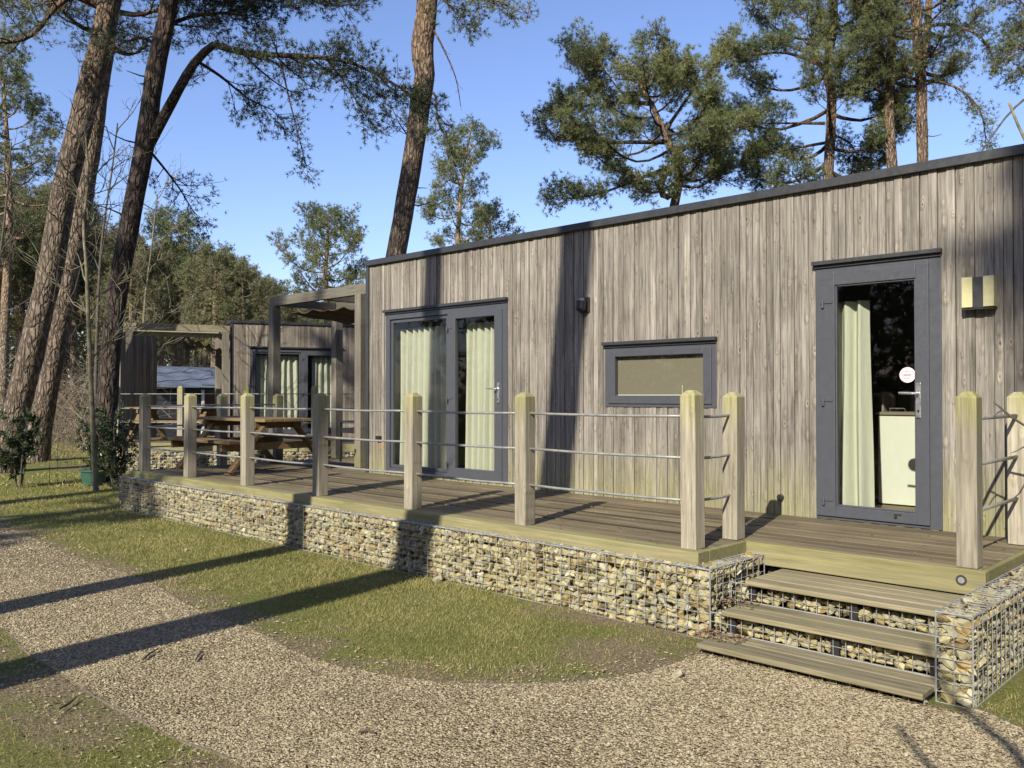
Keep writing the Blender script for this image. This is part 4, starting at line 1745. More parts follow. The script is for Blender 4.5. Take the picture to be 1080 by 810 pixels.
def pine(name, label, pts, radii, seed, group=None, cr=None, limbs_px=(), sp=None, bark='bark', need='needles', nstub=6, stub_z=None, forks=(), loc=None):
    """a pine from a trunk line (world points, base first); cr = dict for crown()"""
    rng = np.random.default_rng(seed)
    pts = np.array(pts, float)
    path = catmull(pts, max(16, int(np.linalg.norm(pts[-1] - pts[0]) / .35)))
    ct = np.linspace(0, 1, len(radii))
    r = np.interp(np.linspace(0, 1, len(path)), ct, radii)
    h = path[:, 2] - path[0, 2]
    r = r * (1 + .45 * np.exp(-h / .35))
    base = path[0].copy()
    base[2] = 0
    root = thing(name, label, 'tree', base, 0, group)
    T, B, N = Geo(), Geo(), Geo()
    trunk_geo(T, path, r, 16, rng)
    rf_ = lambda z: float(np.interp(z, path[:, 2], r))
    for (fp, fr) in forks:
        fpath = catmull(np.array(fp, float), max(10, int(np.linalg.norm(np.array(fp[-1]) - np.array(fp[0])) / .3)))
        trunk_geo(T, fpath, np.interp(np.linspace(0, 1, len(fpath)), np.linspace(0, 1, len(fr)), fr), 12, rng)
    sp = sp or Spec()
    if cr:
        crs = cr if isinstance(cr, list) else [cr]
        for c_ in crs:
            c_ = dict(c_)
            pth = c_.pop('path', path)
            spc = c_.pop('sp', sp)
            crown(B, N, rng, np.asarray(pth), rf_, sp=spc, **c_)
    for (lp, lr, s2) in limbs_px:
        grow_limb(B, N, rng, catmull(np.array(lp, float), 14), lr, s2 or sp)
    if nstub:
        z0_, z1_ = stub_z or (2.5, path[-1, 2] * .6)
        stubs(B, rng, path, rf_, z0_, z1_, nstub)
    T.build('trunk', M[bark], root, True)
    B.build('branches', M['barkdark' if bark != 'barkfar' else 'barkfar'], root, True)
    N.build('crown', M[need], root)
    return root


def px_line(P, D):
    """trunk line from picture points at distance D (a number or one per point), started at the ground"""
    Ds = D if hasattr(D, '__len__') else [D] * len(P)
    w = [at(p[0], p[1], d) for p, d in zip(P, Ds)]
    # down to the ground along the first segment
    a, b_ = w[0], w[1]
    if a[2] > .02:
        k = (a[2] + .06) / max(1e-3, (b_[2] - a[2]))
        w = [a - (b_ - a) * min(k, 2.0)] + w
        w[0][2] = -.06
    return w


def above(w, dz, lean=None):
    """carry a trunk line on above the frame"""
    d = unit(w[-1] - w[-2]) * .7 + np.array([0, 0, .5])
    d = d / d[2]
    return w + [w[-1] + d * dz * .5, w[-1] + d * dz * .5 + (d * .5 + np.array([0, 0, .5])) * dz * .5]


NEAR = Spec(sub_n=9, sub_len=1.1, twig_n=11, twig_len=.42, tuft_n=3, K=16, L=.10, W=.0095)
MID = Spec(sub_n=9, sub_len=1.15, twig_n=10, twig_len=.42, tuft_n=4, K=11, L=.12, W=.016)
FAR = Spec(sub_n=7, sub_len=1.1, twig_n=8, twig_len=.45, tuft_n=3, K=13, L=.18, W=.021, clump=.11, t0=.42, u0=.35)

# --- the three big leaning pines on the left
DA = 18.0
wA = px_line([(12, 457), (37, 354), (54, 280), (68, 200), (93, 100), (116, 0)], DA)
limbA = [([at(106, 8, DA), at(78, -4, DA - .3), at(56, 10, DA - .5), at(40, 32, DA - .7), at(22, 42, DA - .8), at(-6, 44, DA - 1), at(-40, 30, DA - 1)], .075, Spec(sub_n=12, sub_len=1.5, twig_n=14, twig_len=.5, tuft_n=4, K=16, L=.105, W=.0095, t0=.15, up=.45)),
         ([at(112, -20, DA), at(60, -60, DA + .6), at(-10, -50, DA + 1)], .07, Spec(sub_n=18, sub_len=1.9, twig_n=15, twig_len=.5, tuft_n=4, K=16, L=.105, W=.0095, t0=.2, up=-.1)),
         ([at(118, -20, DA + .4), at(80, -10, DA + 1.6), at(30, 10, DA + 2)], .06, Spec(sub_n=15, sub_len=1.5, twig_n=14, twig_len=.5, tuft_n=4, K=16, L=.105, W=.0095, t0=.2, up=.0))]
pine('pine_tree', 'big pine leaning right with rough reddish bark, nearest the left edge of the photo', above(wA, 5), [.25, .25, .24, .24, .24, .23, .20, .12, .05], 31,
     'leaning pines at left', dict(z0=10.3, z1=15.2, limbs=18, Lmax=3.2, el0=.1), limbA, NEAR, nstub=10, stub_z=(4, 9))
DB = 21.0
wB = px_line([(42, 457), (61, 354), (76, 270), (94, 173), (104, 100), (113, 40)], DB)
pine('pine_tree', 'grey-barked leaning pine half hidden behind the biggest reddish trunk', above(wB, 6), [.26, .24, .23, .22, .21, .19, .16, .1, .05], 32,
     'leaning pines at left', dict(z0=9.6, z1=15.5, limbs=16, Lmax=3.0, el0=.0), (), NEAR, nstub=12, stub_z=(4.5, 10))
DC = 16.0
wC = px_line([(113, 430), (118, 354), (128, 285), (134, 250), (149, 173), (153, 150), (165, 69), (179, 0)], DC)
fork = [at(152, 160, DC), at(161, 146, DC), at(183, 104, DC - .2), at(207, 64, DC - .4), at(226, 47, DC - .5)]
LS = Spec(sub_n=18, sub_len=1.4, twig_n=14, twig_len=.46, tuft_n=4, K=16, L=.105, W=.0095, t0=.08, up=.0)
limbC = [([at(226, 47, DC - .5), at(255, 55, DC - .7), at(290, 58, DC - 1), at(330, 60, DC - 1.2), at(370, 66, DC - 1.4), at(408, 84, DC - 1.5), at(440, 104, DC - 1.6)], .06, Spec(sub_n=22, sub_len=1.0, twig_n=14, twig_len=.42, tuft_n=4, K=16, L=.1, W=.009, t0=.05, up=-.22)),
         ([at(207, 64, DC - .4), at(232, 80, DC), at(262, 104, DC + .2), at(288, 116, DC + .2)], .03, Spec(sub_n=9, sub_len=.75, twig_n=9, twig_len=.4, K=16, L=.1, W=.009, t0=.2, up=-.3)),
         ([at(296, 64, DC - 1), at(304, 100, DC - 1), at(314, 140, DC - 1), at(324, 178, DC - 1)], .015, Spec(sub_n=5, sub_len=.4, twig_n=6, twig_len=.3, K=11, L=.09, W=.010, t0=.5, up=-.4)),
         ([at(345, 62, DC - 1.2), at(365, 90, DC - 1.3), at(385, 120, DC - 1.3)], .018, Spec(sub_n=7, sub_len=.7, twig_n=8, twig_len=.35, K=12, L=.09, W=.010, t0=.3, up=-.3)),
         ([at(180, -8, DC), at(230, -22, DC - .5), at(290, -16, DC - 1), at(350, 4, DC - 1.2)], .06, Spec(sub_n=20, sub_len=1.4, twig_n=14, twig_len=.46, tuft_n=4, K=16, L=.105, W=.0095, t0=.1, up=.05)),
         ([at(172, 30, DC), at(200, 18, DC + .4), at(236, 14, DC + .8), at(262, 18, DC + 1)], .05, LS),
         ([at(168, 50, DC), at(150, 40, DC + .5), at(128, 46, DC + 1), at(112, 56, DC + 1.3)], .035, Spec(sub_n=8, sub_len=.8, twig_n=9, twig_len=.42, K=16, L=.105, W=.0095, t0=.2)),
         ([at(150, 150, DC), at(172, 176, DC + .6), at(190, 200, DC + 1), at(205, 225, DC + 1.2)], .03, Spec(sub_n=8, sub_len=.75, twig_n=8, twig_len=.36, K=10, L=.09, W=.01, t0=.4, up=-.1))]
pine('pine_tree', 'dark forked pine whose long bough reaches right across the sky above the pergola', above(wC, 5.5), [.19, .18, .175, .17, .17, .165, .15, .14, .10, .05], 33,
     'leaning pines at left', dict(z0=8.9, z1=14.2, limbs=16, Lmax=3.0, el0=.15), limbC, NEAR, bark='barkdark', need='needlesshade', forks=[(fork, [.10, .10, .09, .08, .065])], nstub=10, stub_z=(3.5, 8))  # darker bark and needles put this tree's shade into its colours

# --- the pine right behind the cabin's left end
DD = 20.0
wD = px_line([(414, 300), (418, 270), (428, 210), (438, 150), (444, 105), (448, 80), (445, 50), (449, 20), (451, -10)], DD)
DS = Spec(sub_n=9, sub_len=1.0, twig_n=9, twig_len=.4, K=12, L=.11, W=.013, t0=.2, up=-.15)
limbD = [([at(451, -25, DD), at(478, -20, DD - .5), at(505, -8, DD - .8), at(535, 6, DD - 1)], .05, Spec(sub_n=13, sub_len=1.1, twig_n=10, twig_len=.42, K=12, L=.11, W=.013, t0=.15, up=-.25)),
         ([at(452, -20, DD), at(470, 2, DD - .4), at(490, 22, DD - .6)], .03, DS),
         ([at(448, 100, DD), at(459, 100, DD - .3), at(462, 128, DD - .4), at(474, 152, DD - .5), at(480, 176, DD - .5)], .03, Spec(sub_n=10, sub_len=.75, twig_n=9, twig_len=.38, K=12, L=.11, W=.013, t0=.35, up=-.2)),
         ([at(455, 28, DD), at(466, 48, DD - .3), at(480, 80, DD - .5), at(486, 112, DD - .6)], .022, Spec(sub_n=4, sub_len=.3, twig_n=0 or 1, twig_len=.1, tuft_n=1, K=1, L=.02, W=.002, t0=.3, up=-.4)),
         ([at(437, 150, DD), at(428, 140, DD + .5), at(420, 128, DD + .8), at(412, 110, DD + 1)], .02, Spec(sub_n=7, sub_len=.7, twig_n=8, twig_len=.36, K=11, L=.1, W=.012, t0=.3, up=-.2))]
pine('pine_tree', 'tall curved pine trunk rising behind the left end of the large cabin roof', above(wD, 5), [.25, .24, .235, .23, .225, .23, .25, .235, .20, .15, .06], 34,
     None, dict(z0=11.4, z1=15.8, limbs=14, Lmax=2.6, el0=.1), limbD, NEAR, nstub=5, stub_z=(6, 10))

# --- the group behind the roof on the right
rdir = RV[:2]
MT = Spec(sub_n=12, sub_len=1.25, twig_n=14, twig_len=.46, tuft_n=4, K=17, L=.125, W=.0115, clump=.08, t0=.5, u0=.4)
w1 = px_line([(708, 260), (711, 218), (716, 190), (712, 165), (700, 140), (690, 115), (676, 90), (660, 64)], 25.0)
fk1 = [at(714, 200, 25), at(702, 208, 25), at(697, 196, 25), at(703, 182, 25), at(712, 174, 25)]
e1 = [([at(714, 160, 25), at(735, 152, 25), at(765, 140, 24.6), at(790, 130, 24.4)], .06, Spec(sub_n=7, sub_len=.9, twig_n=9, twig_len=.4, tuft_n=3, K=11, L=.12, W=.015, t0=.5)),
      ([at(715, 165, 25), at(735, 172, 25), at(752, 184, 24.8), at(775, 196, 24.6)], .035, Spec(sub_n=3, sub_len=.5, twig_n=2, twig_len=.3, tuft_n=1, K=4, L=.08, W=.01, t0=.5)),
      ([at(700, 140, 25), at(728, 100, 25), at(750, 76, 25), at(764, 60, 25)], .06, MT),
      ([at(705, 150, 25), at(660, 150, 24.6), at(615, 150, 24.4), at(585, 142, 24.2)], .07, MT),
      ([at(708, 175, 25), at(670, 190, 24.6), at(630, 205, 24.2), at(592, 210, 24)], .06, MT),
      ([at(690, 110, 25), at(650, 108, 25), at(615, 112, 25), at(590, 120, 25)], .06, MT)]
pine('pine_tree', 'broad bushy pine with a looped lower trunk rising over the middle of the cabin roof', w1, [.22, .20, .18, .17, .15, .13, .10, .07, .04], 41,
     'pines behind the cabin roof', dict(z0=7.5, z1=10.9, limbs=24, Lmax=3.5, el0=-.12, el1=.45, bias=-rdir, bias_amt=.25, shape=.6), e1, MT, nstub=3, stub_z=(5.4, 6.2), forks=[(fk1, [.09, .1, .09, .09, .08])])
w2 = px_line([(871, 260), (873, 190), (876, 140), (877, 100), (872, 72), (878, 30), (880, -10)], 26.0)
e2 = [([at(876, 76, 26), at(862, 66, 25.8), at(852, 48, 25.6), at(862, 30, 25.4)], .1, MT), ([at(864, 68, 25.8), at(830, 56, 25.4), at(795, 58, 25)], .06, MT),
      ([at(876, 105, 26), at(900, 98, 25.7), at(925, 110, 25.4), at(940, 125, 25.2)], .05, MT),
      ([at(870, 130, 26), at(838, 130, 26), at(800, 130, 26)], .05, MT), ([at(874, 150, 26), at(830, 158, 26.3), at(795, 168, 26.5)], .05, MT),
      ([at(874, 140, 26), at(895, 150, 26.3), at(905, 165, 26.5)], .04, MT)]
pine('pine_tree', 'dense pine with a pale crooked trunk and heavy boughs, left of two thinner roofline pines', above(w2, 3.5), [.17, .16, .155, .15, .15, .14, .12, .08, .04], 42,
     'pines behind the cabin roof', dict(z0=6.8, z1=17.0, limbs=30, Lmax=3.5, el0=-.12, el1=.75, bias=-rdir, bias_amt=.2, shape=.6), e2, MT, nstub=5, stub_z=(5.5, 8))
ST = Spec(sub_n=9, sub_len=1.05, twig_n=12, twig_len=.42, tuft_n=3, K=16, L=.12, W=.011, t0=.38)
w3 = px_line([(944, 250), (941, 176), (938, 130), (939, 80), (940, 40), (939, 0)], 24.5)
pine('pine_tree', 'slender pine with orange flaking trunk standing between two others above the roof', above(w3, 5), [.15, .145, .14, .14, .135, .125, .09, .04], 43,
     'pines behind the cabin roof', dict(z0=9.8, z1=16.5, limbs=24, Lmax=2.7, el0=-.1, el1=.7), (), ST, nstub=6, stub_z=(6, 10))
w4 = px_line([(972, 250), (973, 168), (972, 125), (972, 90), (968, 50), (966, 0)], 24.0)
fk4 = [at(972, 66, 24), at(977, 40, 24), at(980, 0, 24), at(984, -60, 24)]
e4 = [([at(976, 28, 24), at(1005, 26, 23.7), at(1035, 40, 23.4), at(1048, 62, 23.2)], .05, Spec(sub_n=10, sub_len=.95, twig_n=9, twig_len=.4, K=11, L=.115, W=.014, t0=.3, up=-.1)),
      ([at(974, 85, 24), at(998, 88, 23.6), at(1020, 100, 23.3), at(1035, 120, 23), at(1040, 150, 23)], .04, Spec(sub_n=10, sub_len=.75, twig_n=8, twig_len=.38, K=10, L=.11, W=.013, t0=.3, up=-.4)),
      ([at(970, 45, 24), at(955, 35, 24), at(925, 40, 24)], .04, ST)]
pine('pine_tree', 'forked pine with mossy trunk and drooping boughs, rightmost full trunk above the roof', above(w4, 5), [.16, .155, .15, .15, .14, .13, .09, .04], 44,
     'pines behind the cabin roof', dict(z0=10.2, z1=16.5, limbs=24, Lmax=2.8, el0=-.1, el1=.7), e4, ST, nstub=5, stub_z=(6, 9), forks=[(fk4, [.11, .10, .09, .05])])
w5 = px_line([(1120, 230), (1118, 120), (1116, 20)], 23.0)
e5 = [([at(1116, 60, 23), at(1095, 40, 22.8), at(1075, 48, 22.6), at(1062, 60, 22.5)], .05, Spec(sub_n=8, sub_len=.9, twig_n=9, twig_len=.4, K=11, L=.115, W=.014, t0=.35, up=-.15)),
      ([at(1117, 90, 23), at(1096, 70, 22.8), at(1078, 74, 22.6)], .04, Spec(sub_n=7, sub_len=.8, twig_n=9, twig_len=.4, K=11, L=.115, W=.014, t0=.35, up=-.3))]
pine('pine_tree', 'pine at the right edge of the photo, only its boughs reaching in above the roof', above(w5, 6), [.17, .16, .14, .1, .05], 45,
     'pines behind the cabin roof', dict(z0=10.5, z1=15.5, limbs=16, Lmax=2.6), e5, ST, nstub=3)

# --- single trees farther off
SFAR = Spec(sub_n=8, sub_len=1.0, twig_n=9, twig_len=.42, tuft_n=3, K=13, L=.16, W=.018, clump=.09, t0=.42, u0=.35)
w6 = px_line([(345, 330), (343, 290), (346, 255), (344, 232)], 40.0)
pine('pine_tree', 'rounded pine top showing above the dark canopy pergola', w6, [.2, .17, .12, .05], 51, None, dict(z0=5.2, z1=9.7, limbs=26, Lmax=2.5, el0=-.05, el1=.8, shape=.75), (), SFAR, bark='barkfar', nstub=0)
w7 = px_line([(482, 280), (484, 230), (488, 190), (492, 160), (498, 132)], 45.0)
e7 = [([at(483, 215, 45), at(468, 212, 45), at(456, 222, 45)], .06, SFAR), ([at(486, 195, 45), at(474, 190, 45), at(464, 200, 45)], .06, SFAR), ([at(490, 165, 45), at(505, 150, 45), at(518, 150, 45)], .06, SFAR)]
pine('pine_tree', 'thin open pine seen right of the curved trunk, alone against the sky', w7, [.2, .18, .15, .1, .04], 52, None, dict(z0=8.6, z1=15.2, limbs=20, Lmax=2.2, el0=-.1, el1=.8), e7, SFAR, bark='barkfar', nstub=4, stub_z=(6, 9))
w8 = px_line([(516, 280), (517, 250), (515, 226)], 50.0)
pine('pine_tree', 'small rounded pine top just peeping over the cabin roof edge', w8, [.18, .14, .05], 53, None, dict(z0=7.8, z1=12.0, limbs=20, Lmax=2.3, shape=.75), (), SFAR, bark='barkfar', nstub=0)
w9 = px_line([(2, 420), (6, 320), (10, 240), (8, 160), (2, 70)], 33.0)
pine('pine_tree', 'pale thin-trunked pine behind the leaning trunks at the left edge', w9, [.19, .17, .15, .1, .04], 54, None, dict(z0=6.8, z1=14.0, limbs=30, Lmax=2.9, el0=-.1), (), SFAR, bark='barkfar', nstub=4, stub_z=(4, 7))
w10 = px_line([(192, 400), (188, 330), (184, 290), (180, 250)], 38.0)
pine('pine_tree', 'pine with slanting pale trunk in the wood behind the pale pergola', w10, [.15, .13, .1, .04], 55, None, dict(z0=4.6, z1=9.0, limbs=24, Lmax=2.4, shape=.7), (), SFAR, bark='barkfar', nstub=3)

# --- pines that stand behind the camera and throw the long shadows
def back_pine(label, base, lean, height, r, z0, limbs, Lmax, seed, sp=None):
    b0 = np.array([base[0], base[1], -.05])
    if isinstance(lean, list):
        lh, lx = [q[0] for q in lean], [q[1] for q in lean]
        pts = [np.array([np.interp(h, lh, lx), base[1], h - .05]) for h in np.linspace(0, height, 16)]
    else:
        pts = [b0 + np.array([lean[0] * h, lean[1] * h, h]) + np.array([.04 * math.sin(h * 1.3 + seed), .04 * math.sin(h * 1.7), 0]) for h in np.linspace(0, height, 8)]
    return pine('pine_tree', label, pts, [r, r * .95, r * .92, r * .88, r * .84, r * .72, r * .5, .05], seed, 'pines behind the viewpoint', dict(z0=z0, z1=height - .4, limbs=limbs, Lmax=Lmax, el0=.05), (), sp or MID, nstub=4, stub_z=(5, z0))


back_pine('thick pine outside the photo whose trunk shadow crosses gravel, gabion and cabin wall', (-4.8, -2.0), [(0, -4.85), (2.3, -4.47), (4.5, -4.0), (6.6, -3.52), (9.4, -3.2), (17.5, -2.9)], 17.5, .26, 12.6, 20, 2.6, 61)
back_pine('slimmer pine outside the photo whose trunk shadow meets the glass double door', (-6.3, -1.0), [(0, -6.32), (2, -6.34), (3.9, -6.16), (6, -5.98), (8.8, -5.86), (17, -5.7)], 17, .19, 12.2, 20, 2.4, 62)
back_pine('pine outside the photo shading the far end of the lawn', (-8.0, -10.5), (0, 0), 15.5, .22, 7.0, 30, 3.4, 63)
back_pine('pine outside the photo whose crown shades the right end of the cabin wall', (5.55, -11.0), (-.02, 0), 18, .24, 13.4, 38, 2.0, 64, Spec(sub_n=10, sub_len=1.0, twig_n=12, twig_len=.42, tuft_n=4, K=12, L=.14, W=.03))
back_pine('pine outside the photo shading the leaning trunks', (-11.5, -5.5), (0, 0), 19, .24, 11.5, 30, 3.5, 65)


# --- the wood behind: a few kinds, copied
far_label = 'distant pine of the dense wood behind the cabins'
protos = []
for k in range(5):
    rngp = np.random.default_rng(90 + k)
    h = [11, 12.5, 9.5, 13, 10][k]
    pts = [np.array([.15 * math.sin(t * 5 + k) * t, .12 * math.cos(t * 4 + k) * t, t * h - .05]) for t in np.linspace(0, 1, 6)]
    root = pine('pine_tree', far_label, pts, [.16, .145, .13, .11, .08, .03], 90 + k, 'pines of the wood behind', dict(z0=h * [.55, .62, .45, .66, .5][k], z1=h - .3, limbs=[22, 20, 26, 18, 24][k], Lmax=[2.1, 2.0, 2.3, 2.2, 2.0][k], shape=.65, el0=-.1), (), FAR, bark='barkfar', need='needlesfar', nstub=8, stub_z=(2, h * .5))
    protos.append(root)
spots = []
rf2 = np.random.default_rng(17)
for px in np.arange(-190, 330, 15):
    D = rf2.uniform(33, 52)
    spots.append((px + rf2.uniform(-5, 5), D))
for px in np.arange(-230, 420, 19):
    spots.append((px + rf2.uniform(-6, 6), rf2.uniform(54, 74)))
for px in np.arange(560, 1300, 105):
    spots.append((px + rf2.uniform(-10, 10), rf2.uniform(40, 60)))
first = [True] * 5
for (px, D) in spots:
    # keep the gap of open sky between the wood and the curved trunk
    k = int(rf2.integers(0, 5))
    p = at(px, 417, D)
    base_h = [11, 12.5, 9.5, 13, 10][k]
    lim = 1.6 + (417 - (np.interp(px, [-300, 0, 90, 130, 200, 285, 300, 420, 560, 1300], [170, 190, 225, 262, 266, 285, 325, 320, 300, 270]) + rf2.uniform(-8, 26))) / 912 * D
    sc = lim / base_h
    if px > 550:
        sc = min(sc, .8)
    sc = max(.4, min(1.5, sc))
    if first[k]:
        o = protos[k]
        first[k] = False
        o.location = (p[0], p[1], 0)
        o.rotation_euler = (0, 0, rf2.uniform(0, 6.28))
        o.scale = (sc,) * 3
    else:
        dup(protos[k], (p[0], p[1], 0), rf2.uniform(0, 6.28), sc)

# the wood's far mass: fine twiggy growth and dark foliage between the trunks
g = Geo()
rb = np.random.default_rng(19)
n = 26000
px = rb.uniform(-260, 1250, n)
D = rb.uniform(76, 105, n)
P = CAM + (F0[None] + RV[None] * ((px - 540) / FP)[:, None]) * D[:, None]
top = np.interp(px, [-300, 100, 290, 420, 1300], [12, 10.5, 8.5, 7.5, 7]) * (.75 + .35 * vnoise(np.column_stack([px, D]) * .02, 1.0, 6))
P[:, 2] = rb.random(n) ** .8 * top
tufts(g, rb, P, np.tile([0, 0, 1.0], (n, 1)), 8, .75, .16, rb.uniform(.1, .7, n), 1.0)
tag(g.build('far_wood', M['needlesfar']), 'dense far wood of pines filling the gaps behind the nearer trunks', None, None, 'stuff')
g = Geo()
n = 100000                                  # unseen wood behind the viewpoint, added and shaped to hold back sky light
an = rb.uniform(rad(-100), rad(175), n)     # measured from straight right, clockwise round the back
D = rb.uniform(27, 44, n)
P = np.column_stack([np.cos(-an - rad(20)) * D, np.sin(-an - rad(20)) * D, np.zeros(n)])
fwd = (P @ FV) / D
off = 1 - np.clip((P @ np.array([.287, -.958, 0])) / D, -1, 1)          # lower towards the sun, taller to the sides
P[:, 2] = rb.random(n) ** 1.15 * (10.5 + 3.5 * vnoise(P[:, :2] * .16, 1.0, 7) + 16 * np.clip(off * 2.2 - .1, 0, 1)) * D / 36
k = (fwd < .60) & ~((P[:, 0] < -14) & (P[:, 1] > -16))
P[:, 2] = np.where(P[:, 0] < -8, np.minimum(P[:, 2], 13), P[:, 2])
P = P[k]
tufts(g, rb, P, np.tile([0, 0, 1.0], (len(P), 1)), 8, .55, .13, rb.uniform(.0, .6, len(P)), 1.0)
tag(g.build('wood_sky_block', M['needlesfar']), 'dense edge of the pine wood round the clearing behind the viewpoint', None, None, 'stuff')
g = Geo()
n = 5200
px = rb.uniform(-260, 330, n)
D = rb.uniform(23, 60, n)
S_ = CAM + (F0[None] + RV[None] * ((px - 540) / FP)[:, None]) * D[:, None]
S_[:, 2] = 0
cl = vnoise(S_[:, :2], .35, 12)
keep = (cl > .40) & ~((px > 150) & (D < 34))
S_, D = S_[keep], D[keep]
n = len(S_)
h = rb.uniform(.5, 2.6, n)
m1 = S_ + np.column_stack([rb.normal(0, .25, n) * h, rb.normal(0, .25, n) * h, h * .55])
E_ = m1 + np.column_stack([rb.normal(0, .3, n) * h, rb.normal(0, .3, n) * h, h * .5])
rr_ = .006 + D * .00022
prisms(g, S_, m1, rr_, rr_ * .8)
prisms(g, m1, E_, rr_ * .8, rr_ * .3)
for k in range(4):
    f = rb.uniform(.2, 1, n)[:, None]
    q0 = S_ * (1 - f) + m1 * f if k < 2 else m1 * (1 - f) + E_ * f
    q1 = q0 + np.column_stack([rb.normal(0, .35, n) * h, rb.normal(0, .35, n) * h, np.abs(rb.normal(.15, .2, n)) * h])
    prisms(g, q0, q1, rr_ * .5, rr_ * .2)
g.R = [np.full(g.n, .5)]
g.R = [np.clip(rb.normal(.5, .25, g.n // 6).repeat(6), 0, 1)]
tag(g.build('undergrowth', M['brush']), 'bare brown undergrowth of thin stems between the trunks of the wood', None, None, 'stuff')


# --- thin bare trees
def bare_tree(label, pts, r0, seed, nb, Lb, mat='palebark', group=None, z0=1.6, lvl=3):
    rng = np.random.default_rng(seed)
    path = catmull(np.array(pts, float), 22)
    root = thing('bare_tree', label, 'tree', (path[0][0], path[0][1], 0), 0, group)
    T, B = Geo(), Geo()
    trunk_geo(T, path, np.linspace(r0, r0 * .3, 22), 10, rng)

    def rec(p, d, L, r, lv):
        n_ = 6
        u = np.linspace(0, 1, n_)[:, None]
        w = np.cumsum(rng.normal(0, .05 * L, (n_, 3)), 0)
        w -= w[0]
        q = p + d * L * u + w + np.array([0, 0, 1]) * L * .12 * u ** 2
        V, Q = tube_np(q, r * (1 - .7 * u[:, 0]) + .0015, 5)
        B.add(V, Q=Q)
        if lv <= 0:
            return
        for k in range(rng.integers(3, 6)):
            i = rng.integers(1, n_)
            dd = unit(d + rng.normal(0, .55, 3) + np.array([0, 0, .15]))
            rec(q[i], dd, L * rng.uniform(.4, .7), r * .5, lv - 1)

    for k in range(nb):
        z = z0 + (path[-1, 2] - z0) * (k + rng.random()) / nb
        p = np.array([np.interp(z, path[:, 2], path[:, 0]), np.interp(z, path[:, 2], path[:, 1]), z])
        az = k * 2.4 + rng.normal(0, .4)
        el = rng.uniform(.35, .95)
        d = np.array([math.cos(az) * math.cos(el), math.sin(az) * math.cos(el), math.sin(el)])
        rec(p, d, Lb * rng.uniform(.6, 1.1) * (1.15 - .6 * k / nb), r0 * .26, lvl - 1)
    T.build('trunk', M[mat], root, True)
    B.build('branches', M['darkbark' if mat != 'palebark' else 'palebark'], root, True)
    return root


DE = 14.4
bare_tree('thin leafless tree with pale greenish trunk beside the shrub in the green tub', px_line([(99, 470), (96, 400), (93, 330), (91, 280), (88, 235), (93, 190), (90, 140)], DE), .05, 71, 11, 1.25, z0=1.9)
bare_tree('leafless dark sapling with upward twigs between the leaning pine trunks', px_line([(100, 450), (103, 330), (108, 250), (118, 180), (124, 130)], 17.5), .045, 72, 12, 1.7, 'darkbark', z0=2.0)
bare_tree('thin leafless shrub in front of the smaller cabin', px_line([(280, 455), (281, 400), (284, 350), (288, 295)], 17.0), .016, 73, 5, .7, 'darkbark', z0=.9, lvl=2)
bare_tree('leafless young tree at the far left edge among the pines', px_line([(-20, 450), (-8, 330), (5, 230), (12, 150)], 24), .06, 74, 12, 2.0, 'darkbark', z0=2)
bare_tree('leafless pale birch-like tree behind the dark forked pine', px_line([(150, 420), (152, 330), (160, 260), (166, 205)], 27), .06, 75, 12, 2.0, 'palebark', z0=2.2)


# --- evergreen shrubs
def leaf_shrub(name, label, base, H, R, n, ll, lw, seed, stems=5, zlow=.3, droop=.0):
    rng = np.random.default_rng(seed)
    root = thing(name, label, 'shrub', base)
    B, N = Geo(), Geo()
    base = np.array(base, float)
    ends = []
    for k in range(stems):
        az = k * 6.28 / stems + rng.normal(0, .3)
        tip = base + np.array([math.cos(az) * R * rng.uniform(.2, .8), math.sin(az) * R * rng.uniform(.2, .8), H * rng.uniform(.7, 1)])
        q = catmull([base + np.array([math.cos(az) * .04, math.sin(az) * .04, 0]), base * .5 + tip * .5 + np.array([0, 0, .1 * H]), tip], 8)
        V, Q = tube_np(q, np.linspace(.016, .005, 8), 5)
        B.add(V, Q=Q)
        ends.append(q)
    P, Dd = [], []
    for q in ends:
        for j in range(9):
            f = rng.uniform(zlow, 1)
            i = f * 7
            a = q[int(i)] * (1 - i % 1) + q[min(int(i) + 1, 7)] * (i % 1)
            d = unit(rng.normal(0, 1, 3) + np.array([0, 0, .35]))
            L = R * rng.uniform(.3, .75)
            e = a + d * L
            V, Q = tube_np(catmull([a, (a + e) / 2 + np.array([0, 0, .03]), e], 4), np.linspace(.005, .002, 4), 4)
            B.add(V, Q=Q)
            m = n // (stems * 9)
            t = rng.uniform(.25, 1.05, m)[:, None]
            P.append(a + (e - a) * t + rng.normal(0, .02, (m, 3)))
            Dd.append(unit(d + rng.normal(0, .7, (m, 3)) + np.array([0, 0, -droop])))
    P, Dd = np.concatenate(P), np.concatenate(Dd)
    m = len(P)
    side = unit(np.cross(Dd, rng.normal(0, 1, (m, 3)) * .4 + np.array([0, 0, 1.0])))
    L = ll * rng.uniform(.6, 1.25, m)[:, None]
    W = lw * rng.uniform(.7, 1.2, m)[:, None]
    up = np.cross(side, Dd)
    V = np.stack([P, P + Dd * L * .35 + side * W * .5 + up * W * .15, P + Dd * L, P + Dd * L * .35 - side * W * .5 + up * W * .15, P + Dd * L * .7 - side * W * .36 + up * W * .1, P + Dd * L * .7 + side * W * .36 + up * W * .1], 1)
    f = np.array([(0, 1, 5, 2), (0, 2, 4, 3)])
    N.add(V, Q=(f[None] + (np.arange(m) * 6)[:, None, None]).reshape(-1, 4), R=np.repeat(rng.random(m), 6))
    B.build('branches', M['darkbark'], root, True)
    N.build('foliage', M['leaf'], root)
    return root


